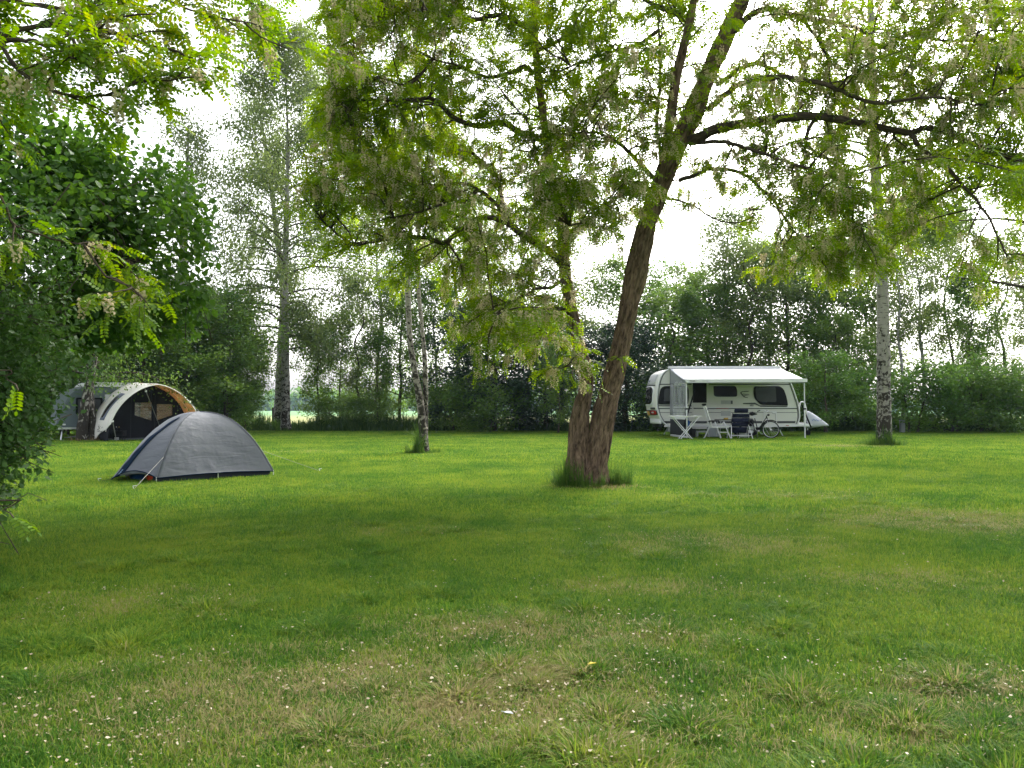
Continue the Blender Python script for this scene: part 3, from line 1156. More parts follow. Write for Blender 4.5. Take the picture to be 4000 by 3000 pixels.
    limb(p4([(2215, 1080), (2160, 1120), (2090, 1130), (2000, 1180), (1930, 1230)], (.1, -1.1)), .03)
    limb(p4([(2240, 1240), (2200, 1200), (2170, 1230), (2130, 1290), (2100, 1350)], (.1, -.6)), .02)
    limb(p4([(2290, 1520), (2250, 1460), (2220, 1430), (2190, 1440)], (.05, -.5)), .015, .004)
    limb(p4([(2400, 1405), (2425, 1388), (2450, 1394)], (-.2, -.3)), .008, .003)
    limb(p4([(1690, 232), (1600, 330), (1480, 300), (1400, 330)], (-.2, -.9)), .025)
    limb(p4([(3180, 455), (3150, 560), (3260, 640), (3330, 760), (3330, 860)], (-.2, -.8)), .03)
    limb(p4([(3440, 185), (3550, 140), (3700, 160), (3850, 150)], (-.2, .6)), .03)
    # second order, twigs, leaves
    tws, subs = [], []
    bare = {5}
    sprig = next(i for i, q in enumerate(limbs) if len(q) < 8 and q[0][0] > base[0] + .2)
    for i, q in enumerate(limbs):
        Ln = np.linalg.norm(np.diff(q, axis=0), axis=1).sum()
        if i == sprig:
            tws.append(q)
            continue
        if i in bare:
            tws += children(rng, q, 4, .6, 1.0, .35, .8, 0, .4, .15, .5, .2, 4)
            continue
        n = max(2, int(Ln * 3.8))
        s = children(rng, q, n, .18 if Ln > 1 else .3, 1.0, min(1.0, .45 + .22 * Ln), 1.0, .12, .35, .16, .55, .3, 6)
        s.append(q[int(len(q) * .7):])
        subs += s
    for st, t0, n, L in ((qa, .72, 8, 1.4), (qb, .58, 18, 1.1), (qc, .3, 12, 1.0)):
        subs += children(rng, st, n, t0, 1.0, L, 1.1, .1, .35, .16, .6, .3, 6)
    # sprays that fill the crown out: each grows from the nearest limb
    allq = np.vstack([q[len(q) // 5:] for q in limbs] + [qa[int(len(qa) * .6):], qb[int(len(qb) * .5):], qc])
    for x0, x1, y0, y1, cnt in ((1270, 2650, -150, 560, 185), (1250, 2250, 560, 960, 80), (1800, 2170, 960, 1380, 26), (2650, 4050, 300, 800, 48), (2850, 4050, -120, 300, 42), (3030, 3450, 800, 1080, 22), (3550, 4080, 220, 680, 34),
                                (2250, 2560, 560, 900, 20)):
        for _ in range(cnt):
            # the emptiest of a few places gets the spray
            cand = [W(x0 + (x1 - x0) * rng.random(), y0 + (y1 - y0) * rng.random(), d0 + rng.normal(0, 1.0)) for _k in range(7)]
            ends = np.array([q[len(q) * 2 // 3] for q in subs])
            sc = [np.min(np.hypot(ends[:, 0] / ends[:, 1] - c[0] / c[1], ends[:, 2] / ends[:, 1] - c[2] / c[1])) for c in cand]
            e = cand[int(np.argmax(sc))]
            dd = np.linalg.norm(allq - e, axis=1)
            k = int(np.argmin(dd))
            if dd[k] > 2.6: continue
            s = allq[k]
            m1 = s + (e - s) * .5 + np.array([0, 0, .12 * dd[k]]) + rng.normal(0, .06, 3)
            q = resample(np.array([s, m1, e]), max(.08, dd[k] / 6), .012, rng)
            subs.append(q)
    for s in subs:
        Ln = np.linalg.norm(np.diff(s, axis=0), axis=1).sum()
        tws += children(rng, s, max(3, int(Ln * 6.5)), .2, 1.0, .38, .9, .06, .30, .14, .28, .2, 5)
    tubeobj('twig', subs + tws, [(.014, .005, 5)] * len(subs) + [(.005, .002, 3)] * len(tws), M['limb'], root, base, 'stuff')
    # keep the window of open sky right of the trunk as in the picture
    def openpx(P):
        y = P[:, 1]
        rel = P - np.array([0, 0, CH])
        dep = rel[:, 1] * CP + rel[:, 2] * SP
        px = 2000 + F * rel[:, 0] / dep
        py = 1500 - F * (rel[:, 2] * CP - rel[:, 1] * SP) / dep
        return px, py
    P, X = [], []
    for tw in tws:
        k = 8
        t = .1 + .95 * (np.arange(k) + rng.random(k)) / k
        f = np.clip(t, 0, .999) * (len(tw) - 1)
        i = f.astype(int)
        w = (f - i)[:, None]
        P.append(tw[i] * (1 - w) + tw[i + 1] * w)
        X.append(nrm(tw[i + 1] - tw[i]))
    P, X = np.vstack(P), np.vstack(X)
    n = len(P)
    keepn = vnoise(P * 1.3, 77) + .35 * rng.normal(0, 1, n) > -1.0
    P, X = P[keepn], X[keepn]
    n = len(P)
    D = X * .5 + rng.normal(0, .75, (n, 3)) * np.array([1, 1, .45]) + np.array([0, 0, -.25])
    N = rng.normal(0, .35, (n, 3)) + np.array([0, 0, 1.0])
    sz = .19 + .11 * rng.random(n)
    kind = rng.integers(0, 3, n)
    V, Fc = joinVF([leaves(COMP[k], P[kind == k], D[kind == k], N[kind == k], sz[kind == k]) for k in range(3)])
    link('crown', fmesh('crown', V - base, Fc, M['leaf_locust']), None, root, 'stuff')
    # blossom: the clusters nearest to the camera as parts, the rest as one mass
    ft = [tw for tw in tws if len(tw) == 5 and vnoise(tw[:1] * .7, 31)[0] > -.25]
    rng.shuffle(ft)
    Pf = np.vstack([at(tw, .25 + .6 * rng.random())[0] for tw in ft for _ in range(2)])
    m = len(Pf)
    Df = np.array([0, 0, 1.0]) + rng.normal(0, .16, (m, 3))     # racemes hang along -z of their frame
    sf = .12 + .08 * rng.random(m)
    px, py = openpx(Pf)
    inview = (px > 0) & (px < 4000) & (py > 0) & (py < 1600)
    order = np.argsort(np.where(inview, Pf[:, 1], 99))
    first, rest = order[:280], order[280:]
    shared = [fmesh('flower_cluster', V0, F0, M['flower']) for V0, F0 in RAC]
    for q in first:
        o = link('flower_cluster', shared[q % 4], None, root)
        o.location = tuple(Pf[q] - base)
        o.scale = (sf[q],) * 3
        o.rotation_euler = (rng.normal(0, .15), rng.normal(0, .15), rng.random() * 6.28)
    a = rng.random(len(rest)) * 6.28
    X0 = np.stack([np.cos(a), np.sin(a), 0 * a], -1)
    V, Fc = joinVF([leaves(RAC[k], Pf[rest][rest % 4 == k], X0[rest % 4 == k], Df[rest][rest % 4 == k], sf[rest][rest % 4 == k]) for k in range(4)])
    link('blossom', fmesh('blossom', V - base, Fc, M['flower']), None, root, 'stuff')
    print('locust', len(limbs), len(subs), len(tws), n, m)
    return root


def locust_near():
    """locust whose trunk stands left of the frame; its branches reach in at the upper left"""
    rng = np.random.default_rng(7)
    base = np.array([-5.6, 4.6, 0.0])
    root = thing('locust_tree', 'flowering locust reaching in at the upper left with thin dark arching branches', 'tree', base)
    tr = resample(np.array([base + (0, 0, -.1), base + (.05, 0, 1.2), base + (-.05, .1, 2.4), base + (.1, .1, 3.8), base + (.2, .2, 5.5)]), .1)
    trunkobj('trunk', tr, np.linspace(.2, .07, len(tr)), M['bark'], root, base, 30, .03, 9, 1.3, 4)
    limbs = []

    def limb(L, d0, d1, r0, r1=.006, start=None):
        n = len(L)
        P = np.array([W(p[0], p[1], d0 + (d1 - d0) * i / (n - 1)) for i, p in enumerate(L)])
        if start is not None: P = np.vstack([at(tr, start)[0][None], P])
        q = resample(P, .06, .004, rng)
        tubeobj('branch', [q], [(r0, r1, 8)], M['limb'], root, base)
        limbs.append(q)
    limb([(-250, 190), (0, 143), (150, 101), (295, 110), (455, 131), (590, 180), (700, 205), (760, 260)], 4.6, 4.9, .04, .006, .42)
    limb([(-200, 60), (0, 172), (50, 253), (170, 338), (295, 378), (440, 363), (550, 316), (660, 310), (760, 300)], 4.4, 4.6, .032, .004, .48)
    limb([(160, 100), (300, 60), (380, 5), (470, -60)], 4.7, 5.2, .02)
    limb([(-150, 60), (120, 20), (330, 40), (560, -20), (800, 60), (980, 90), (1040, 130)], 4.6, 5.6, .03, .004, .5)
    limb([(250, 115), (290, 160), (305, 205)], 4.6, 4.3, .012)
    limb([(0, 160), (130, 158), (210, 200), (300, 230)], 4.6, 4.4, .015)
    limb([(300, 60), (430, 70), (560, 160), (640, 230)], 4.7, 5.3, .016)
    limb([(560, -20), (700, -50), (900, -20), (1040, 40)], 5.2, 6.0, .016)
    limb([(-200, 700), (60, 880), (200, 930), (330, 960), (450, 1000), (560, 1060)], 5.3, 5.6, .018, .004, .3)
    limb([(330, 960), (420, 1080), (510, 1120), (580, 1190)], 5.4, 5.3, .010, .003)
    limb([(-200, 300), (20, 330), (150, 350), (280, 330), (380, 350)], 4.7, 5.2, .02, .004, .4)
    limb([(-150, 1450), (30, 1480), (70, 1520)], 3.9, 3.8, .008, .003, .22)
    limb([(-100, 1960), (10, 1990), (60, 2020)], 3.6, 3.5, .008, .003, .1)
    tws = []
    subs = []
    for i, q in enumerate(limbs):
        Ln = np.linalg.norm(np.diff(q, axis=0), axis=1).sum()
        if i >= 11:
            tws.append(q[len(q) // 2:])
            continue
        s = children(rng, q, max(2, int(Ln * (4.0 if i < 8 or i == 10 else 2.4))), .3, 1.0, .36, .9, .2, .2, .15, .5, .3, 6)
        s.append(q[int(len(q) * .75):])
        subs += s
    for s in subs:
        tws += children(rng, s, 4, .25, 1.0, .2, .8, .1, .25, .15, .5, .2, 5)
    tubeobj('twig', subs + tws, [(.008, .003, 5)] * len(subs) + [(.003, .0015, 3)] * len(tws), M['limb'], root, base, 'stuff')
    P, X = [], []
    for tw in tws:
        for k in range(4 if len(tw) < 8 else 5):
            p, T = at(tw, min(.99, .1 + .28 * (k + rng.random())))
            P.append(p); X.append(T)
    P, X = np.array(P), np.array(X)
    n = len(P)
    D = X * .6 + rng.normal(0, .7, (n, 3)) * np.array([1, 1, .4]) + np.array([0, 0, -.2])
    N = rng.normal(0, .35, (n, 3)) + np.array([0, 0, 1.0])
    sz = .15 + .08 * rng.random(n)
    kd = rng.integers(0, 3, n)
    # a limited number of the leaves that show largest are parts of their own
    ordr = np.argsort(P[:, 1])
    own = np.zeros(n, bool)
    own[ordr[:120]] = True
    for k in range(3):
        s = (kd == k) & ~own
        V, Fc = leaves(COMPH[k], P[s], D[s], N[s], sz[s])
        if k == 0: acc = []
        acc.append((V, Fc))
    V, Fc = joinVF(acc)
    link('crown', fmesh('crown', V - base, Fc, M['leaf_locust_near']), None, root, 'stuff')
    sh = [fmesh('leaf', V0, F0, M['leaf_locust_near']) for V0, F0 in COMPH]
    for q in np.nonzero(own)[0]:
        o = link('leaf', sh[kd[q]], None, root)
        x = nrm(D[q]); z = nrm(N[q] - x * np.dot(N[q], x)); y = np.cross(z, x)
        o.matrix_local = Matrix(((x[0] * sz[q], y[0] * sz[q], z[0] * sz[q], P[q][0] - base[0]), (x[1] * sz[q], y[1] * sz[q], z[1] * sz[q], P[q][1] - base[1]),
                                 (x[2] * sz[q], y[2] * sz[q], z[2] * sz[q], P[q][2] - base[2]), (0, 0, 0, 1)))
    shared = [fmesh('flower_cluster', V0, F0, M['flower']) for V0, F0 in RAC]
    nf = 0
    for tw in tws:
        if rng.random() < .3 and nf < 290 and len(tw) < 8:
            for _ in range(int(rng.integers(1, 3))):
                p, T = at(tw, .2 + .7 * rng.random())
                o = link('flower_cluster', shared[nf % 4], None, root)
                o.location = tuple(p - base)
                s = .11 + .06 * rng.random()
                o.scale = (s, s, s)
                o.rotation_euler = (rng.normal(0, .2), rng.normal(0, .2), rng.random() * 6)
                nf += 1
    print('near locust', n, nf)


def blob_leaves(rng, ell, n, dens=1.5, thr=-.15):
    """points in a set of ellipsoids, thicker towards the skin, with gaps"""
    P = []
    tot = sum(e[3] * e[4] * e[5] for e in ell)
    for cx, cy, cz, rx, ry, rz in ell:
        k = int(n * rx * ry * rz / tot * 1.6)
        v = nrm(rng.normal(0, 1, (k, 3)))
        r = (rng.random(k) ** .33)
        p = np.array([cx, cy, cz]) + v * r[:, None] * np.array([rx, ry, rz])
        p = np.array([cx, cy, cz]) + (p - np.array([cx, cy, cz])) * (1 + .38 * vnoise(v * 2.4 + cx, 14))[:, None]
        p = p[vnoise(p * dens, 9) + .25 * rng.normal(0, 1, k) > thr]
        P.append(p)
    return np.vstack(P)


def bushy(name, label, cat, base, stems, ell, n, size, lmat, T=LEAF_T, seed=3, dens=1.6, thr=-.15, own=0, up=.7, extra=None):
    """shrub or low tree from stems and leaf masses, with side branches running into the masses"""
    rng = np.random.default_rng(seed)
    base = np.asarray(base, float)
    root = thing(name, label, cat, base)
    polys, rad = [], []
    for s, r in stems:
        q = resample(np.asarray(s, float), .2, .01, rng)
        tubeobj('trunk', [q], [(r, r * .5, 10)], M['darkbark'], root, base)
        c = children(rng, q, 9, .62, 1.0, .8 if r > .04 else .3, .9, .3, .2, .15, .8, .3, 7)
        polys += c
        rad += [(r * .3, .006, 5)] * len(c)
        for b in list(c):
            cc = children(rng, b, 5, .2, 1.0, .45, .8, .1, .3, .15, .8, .3, 5)
            polys += cc
            rad += [(.006, .002, 4)] * len(cc)
    P = blob_leaves(rng, ell, n, dens, thr)
    # twigs ending in the leaf mass
    for p in P[rng.integers(0, len(P), 160)]:
        d = nrm(rng.normal(0, 1, 3) + np.array([.4, -.3, .2]))
        polys.append(np.array([p - d * .45 + rng.normal(0, .03, 3), p - d * .2 + rng.normal(0, .03, 3), p + d * .1]))
        rad.append((.005, .002, 3))
    if extra is not None:
        tw = extra(rng)
        polys += tw
        rad += [(.007, .002, 4)] * len(tw)
        for t in tw:
            k = int(22 * np.linalg.norm(t[-1] - t[0])) + 3
            f = rng.random(k)
            P = np.vstack([P, np.array([at(t, x)[0] for x in f]) + rng.normal(0, .035, (k, 3))])
    tubeobj('twig', polys, rad, M['darkbark'], root, base, 'stuff')
    m = len(P)
    c0 = np.mean([e[:3] for e in ell], 0)
    D = rng.normal(0, .8, (m, 3)) + nrm(P - c0) * .5 + np.array([0, 0, -.35])
    N = rng.normal(0, .45, (m, 3)) + np.array([0, 0, up]) + nrm(P - c0) * .35
    sz = size * (.6 + .7 * rng.random(m))
    ow = np.zeros(m, bool)
    if own:
        dist = np.linalg.norm(P - np.array([0, 0, CH]), axis=1) - 1.2 * np.abs(P[:, 0]) / np.maximum(P[:, 1], 1) * 0
        ow[np.argsort(dist + np.where(P[:, 0] < -.7 * P[:, 1], 50, 0))[:own]] = True
        sh = fmesh('leaf', T[0], T[1], lmat)
        for q in np.nonzero(ow)[0]:
            o = link('leaf', sh, None, root)
            x = nrm(D[q]); z = nrm(N[q] - x * np.dot(N[q], x)); y = np.cross(z, x)
            o.matrix_local = Matrix([[x[i] * sz[q], y[i] * sz[q], z[i] * sz[q], P[q][i] - base[i]] for i in range(3)] + [[0, 0, 0, 1]])
    V, Fc = leaves(T, P[~ow], D[~ow], N[~ow], sz[~ow])
    link('crown', fmesh('crown', V - base, Fc, lmat), None, root, 'stuff')
    return root


def left_side():
    bushy('hazel_tree', 'broad leaved green hazel with large rounded leaves overhanging the left side of the lawn', 'tree', (-6.2, 8.0, 0),
          [([(-6.2, 8.0, -.1), (-6.0, 7.9, 1.2), (-5.2, 7.7, 2.4), (-4.5, 7.5, 3.3)], .07), ([(-6.4, 8.1, -.1), (-6.3, 8.0, 1.4), (-5.9, 7.6, 3.0), (-5.6, 7.4, 3.9)], .06),
           ([(-6.1, 8.0, -.1), (-5.8, 7.9, 1.3), (-4.6, 7.6, 2.2), (-3.6, 7.4, 2.6)], .05)],
          [(-5.2, 7.6, 3.4, 1.25, 1.1, .85), (-4.25, 7.5, 3.2, 1.1, 1.0, .72), (-3.65, 7.4, 2.85, .75, .8, .52), (-4.4, 7.6, 2.3, 1.2, .9, .55),
           (-3.55, 7.6, 2.25, .5, .7, .32), (-5.4, 7.4, 2.4, 1.0, 1.0, .9), (-6.3, 7.4, 3.2, 1.2, 1.1, .8), (-3.9, 7.8, 1.98, .7, .7, .25)],
          38000, .072, M['leaf_hazel'], LEAF_H, 21, 2.0, -.12, 260, .9)

    def droop(rng):
        out = []
        for x, y, z, dx, dz in ((-4.1, 5.3, .45, .95, .10), (-4.1, 5.4, .62, .6, .08), (-4.1, 5.3, .35, .7, -.10), (-4.1, 5.5, .9, .65, -.1), (-4.1, 5.4, 1.3, .6, .1),
                                (-4.0, 5.2, .25, .6, -.1), (-4.2, 5.2, 2.0, .8, .2), (-4.2, 5.2, 2.3, .8, .1), (-4.1, 5.1, 1.6, .7, .0)):
            k = 7
            out.append(np.array([(x + dx * i / k, y + rng.normal(0, .02) - .06 * i / k, z + dz * i / k + rng.normal(0, .015)) for i in range(k + 1)]))
        return out
    bushy('blackthorn_shrub', 'dark small leaved shrub filling the left edge with twigs hanging over the grass', 'shrub', (-4.7, 6.2, 0),
          [([(-4.7, 6.2, -.1), (-4.6, 6.1, .8), (-4.3, 5.9, 1.7), (-4.1, 5.7, 2.3)], .05), ([(-4.9, 6.2, -.1), (-5.1, 6.0, 1.0), (-5.0, 5.8, 2.2)], .045),
           ([(-4.5, 6.1, -.1), (-4.2, 5.9, .5), (-3.8, 5.7, 1.0)], .03)],
          [(-4.15, 5.7, 1.5, .95, .6, .9), (-3.85, 5.5, 1.1, .58, .4, .45), (-4.1, 5.6, 2.2, .9, .6, .6), (-4.05, 5.4, .78, .75, .5, .42), (-5.3, 5.8, 1.6, .9, .9, 1.1),
           (-3.8, 5.5, 1.75, .48, .4, .42), (-4.05, 5.3, .45, .50, .4, .25), (-4.5, 6.2, .9, .7, .5, .8), (-4.2, 5.5, .25, .5, .4, .22)],
          30000, .05, M['leaf_thorn'], LEAF_T, 22, 2.4, -.22, 250, .7, droop)


# ------------------------------------------------------------------ birches and the trees of the edge
def birch(name, label, base, stems, mat, lseed, nb, blen, per, leaf, lmat, cb, hang, droop=.8, sides=26, sp=.16, rough=.02, ntw=7, limbs=(), twl=.55, crown_fn=None):
    """stems: list of (points, radii)"""
    rng = np.random.default_rng(lseed)
    base = np.asarray(base, float)
    root = thing(name, label, 'tree', base)
    polys, rads, tws = [], [], []
    for si, (P, r) in enumerate(stems):
        P = np.asarray(P, float)
        q = resample(P, .12)
        t0 = np.concatenate([[0], np.cumsum(np.linalg.norm(np.diff(P, axis=0), axis=1))])
        t1 = np.concatenate([[0], np.cumsum(np.linalg.norm(np.diff(q, axis=0), axis=1))])
        rr = np.interp(t1 / t1[-1], t0 / t0[-1], r)
        trunkobj('trunk', q, rr, mat, root, base, sides, rough, 9, 2.0, lseed + si)
        for k in range(nb):
            t = cb + (1 - cb) * (k + rng.random()) / nb
            p, T = at(q, min(t, .985))
            rel = (t - cb) / (1 - cb)
            az = k * 2.4 + rng.random()
            el = .25 + .75 * rel
            d = np.array([math.cos(az) * math.cos(el), math.sin(az) * math.cos(el), math.sin(el)])
            l = (blen * (1.05 - .75 * rel) if crown_fn is None else crown_fn(rel)) * (.6 + .55 * rng.random())
            b = [p]
            for _ in range(8):
                p = p + d * l / 8
                d = nrm(d + np.array([0, 0, -droop / 8]) + rng.normal(0, .10, 3))
                b.append(p)
            b = np.array(b)
            polys.append(b)
            rads.append((max(.01, rr[min(int(t * len(rr)), len(rr) - 1)] * .32), .006, 6))
            tws += children(rng, b, ntw, .25, 1.0, twl, .8, -.05 - hang * .4, .5 + hang, .12, .9, .2, 6)
            tws.append(b[4:])
    for L, r in limbs:
        b = resample(np.asarray(L, float), .12, .006, rng)
        tubeobj('branch', [b], [(r, .01, 8)], M['darkbark'], root, base)
        s = children(rng, b, 10, .3, 1.0, .8, .9, .1, .4, .15, .8, .3, 6)
        polys += s
        rads += [(.012, .004, 4)] * len(s)
        for x in s + [b[len(b) // 2:]]:
            tws += children(rng, x, 5, .2, 1.0, .4, .8, 0, .5 + hang, .15, .8, .2, 5)
    allp = polys + tws
    tubeobj('twig', allp, rads + [(.006, .002, 3)] * len(tws), M['darkbark'], root, base, 'stuff')
    V, Fc = twig_leaves(rng, tws, per, sp, leaf, .5, LEAF_T, .5 + hang)
    link('crown', fmesh('crown', V - base, Fc, lmat), None, root, 'stuff')
    print(name, len(tws), len(Fc))
    return root


def edge_birches():
    K = 4000 / 2212.
    # right birch, 24 m away
    b = G(3452, 1738)
    d = b[1]
    P = [W(K * x, K * y, d + .02 * i) for i, (x, y) in enumerate([(1909, 972), (1909, 940), (1909, 850), (1908, 700), (1906, 600), (1902, 500), (1893, 400), (1890, 300), (1884, 150), (1880, 0), (1876, -150), (1870, -330)])]
    r = [.30, .245, .215, .20, .18, .175, .165, .15, .13, .11, .08, .03]
    lim = [([W(K * x, K * y, d - .3 * i) for i, (x, y) in enumerate([(1910, 555), (1935, 520), (1985, 488), (2040, 462), (2095, 420), (2130, 395)])], .05),
           ([W(K * x, K * y, d - .1 + .2 * i) for i, (x, y) in enumerate([(1908, 535), (1940, 505), (1990, 490), (2040, 485)])], .03),
           ([W(K * x, K * y, d - .1 - .2 * i) for i, (x, y) in enumerate([(1896, 545), (1870, 532), (1830, 530), (1780, 540)])], .035),
           ([W(K * x, K * y, d + .2 * i) for i, (x, y) in enumerate([(1893, 430), (1930, 402), (1960, 398), (2010, 420)])], .03),
           ([W(K * x, K * y, d + .2 * i) for i, (x, y) in enumerate([(1890, 470), (1860, 440), (1810, 430), (1760, 450)])], .03)]
    birch('birch_tree', 'thick white and black barked birch standing alone on the lawn right of the caravan', b, [(P, r)], M['birch'], 51, 46, 4.2, 60, .085, M['leaf_birch'], .42, .35, .7, 34, .30, .03, 8, lim)
    # twin birch in the middle
    b = G(1652, 1770)
    d = b[1]
    P1 = [W(K * x, K * y, d) for x, y in [(914, 978), (914, 940), (909, 880), (896, 800), (886, 740), (882, 660), (880, 600), (884, 560), (888, 480), (890, 380), (894, 250), (900, 100), (905, -20)]]
    P2 = [W(K * x, K * y, d + .15) for x, y in [(917, 978), (918, 940), (919, 880), (919, 820), (916, 760), (910, 690), (905, 640), (904, 590), (900, 550), (908, 480), (918, 400), (925, 300), (930, 190)]]
    birch('birch_tree', 'slim birch with two close stems rising from one grassy foot in mid lawn', b,
          [(P1, [.145, .105, .092, .085, .08, .078, .075, .07, .062, .055, .045, .03, .02]), (P2, [.125, .085, .072, .066, .062, .058, .055, .05, .047, .042, .035, .025, .015])],
          M['birchthin'], 52, 22, 1.9, 50, .08, M['leaf_birch'], .5, .3, .6, 22, .2, .012, 6)
    # tall birch on the left at the edge of the field
    b = G(1117, 1683)
    d = b[1]
    P = [W(K * x, K * y, d) for x, y in [(617, 932), (617, 900), (617, 800), (616, 700), (616, 600), (618, 500), (620, 420), (622, 330), (620, 240), (616, 150), (612, 70)]]
    birch('birch_tree', 'very tall weeping birch with grey trunk behind the dome tent', b, [(P, [.33, .245, .22, .205, .18, .15, .12, .09, .06, .04, .02])], M['birchfar'], 53, 78, 5.6, 100, .13,
          M['leaf_grey'], .2, .5, .9, 20, .34, .03, 8, (), .9, lambda t: 1.7 + 4.6 * (1 - t) ** .7 * min(1, .35 + 3 * t))
    b = W(1088, 1660, 45.0); b[2] = 0
    P = [b + np.array([0, 0, z]) + np.array([x, 0, 0]) for z, x in ((-.1, 0), (2, 0), (5, .1), (8, .2), (12, -.3), (16, -.8), (19, -1.4))]
    birch('birch_tree', 'darker birch trunk close behind the tall weeping birch', b, [(P, [.3, .24, .22, .2, .15, .1, .03])], M['birchfar'], 54, 30, 3.6, 45, .13, M['leaf_grey'], .4, .5, .9, 14, .34, .02, 7, (), .9)
    # birch whose hanging twigs show above the hazel
    b = np.array([-15.6, 36.0, 0])
    P = [b + np.array([x, 0, z]) for z, x in ((-.1, 0), (3, .1), (7, .1), (11, .2), (14.5, .3))]
    birch('birch_tree', 'weeping birch partly hidden behind the hazel crown on the left', b, [(P, [.3, .24, .2, .12, .03])], M['birchfar'], 55, 34, 3.6, 50, .115, M['leaf_grey'], .3, .7, 1.0, 14, .3, .02, 7, (), .9)
    # double stemmed tree in front of the awning tent
    b = G(342, 1720)
    d = b[1]
    P1 = [W(x, y, d) for x, y in [(325, 1735), (322, 1690), (330, 1600), (345, 1520), (360, 1440), (375, 1350), (395, 1240), (410, 1120)]]
    P2 = [W(x, y, d + .3) for x, y in [(368, 1735), (366, 1690), (352, 1600), (350, 1510), (352, 1430), (330, 1330), (310, 1200), (300, 1060)]]
    birch('birch_tree', 'double stemmed old birch with dark rugged foot in front of the beige awning tent', b,
          [(P1, [.27, .20, .16, .145, .13, .11, .08, .04]), (P2, [.28, .22, .18, .155, .14, .12, .09, .04])], birchmat('old birch bark', 4.5, (.36, .34, .31), .15, 2.6), 56, 20, 3.2, 55, .09,
          M['leaf_mid'], .38, .2, .75, 24, .26, .035, 8)
    # top right: a tree outside the frame reaching in
    b = np.array([13.5, 18.0, 0])
    P = [b + np.array([x, 0, z]) for z, x in ((-.1, 0), (3, 0), (6, -.1), (9, -.3), (12, -.5))]
    birch('poplar_tree', 'tree reaching in from beyond the top right corner with small grey green leaves', b, [(P, [.25, .2, .16, .1, .03])], M['darkbark'], 57, 34, 3.7, 50, .075, M['leaf_birch'], .3, .2, .6, 14, .22, .02, 8)


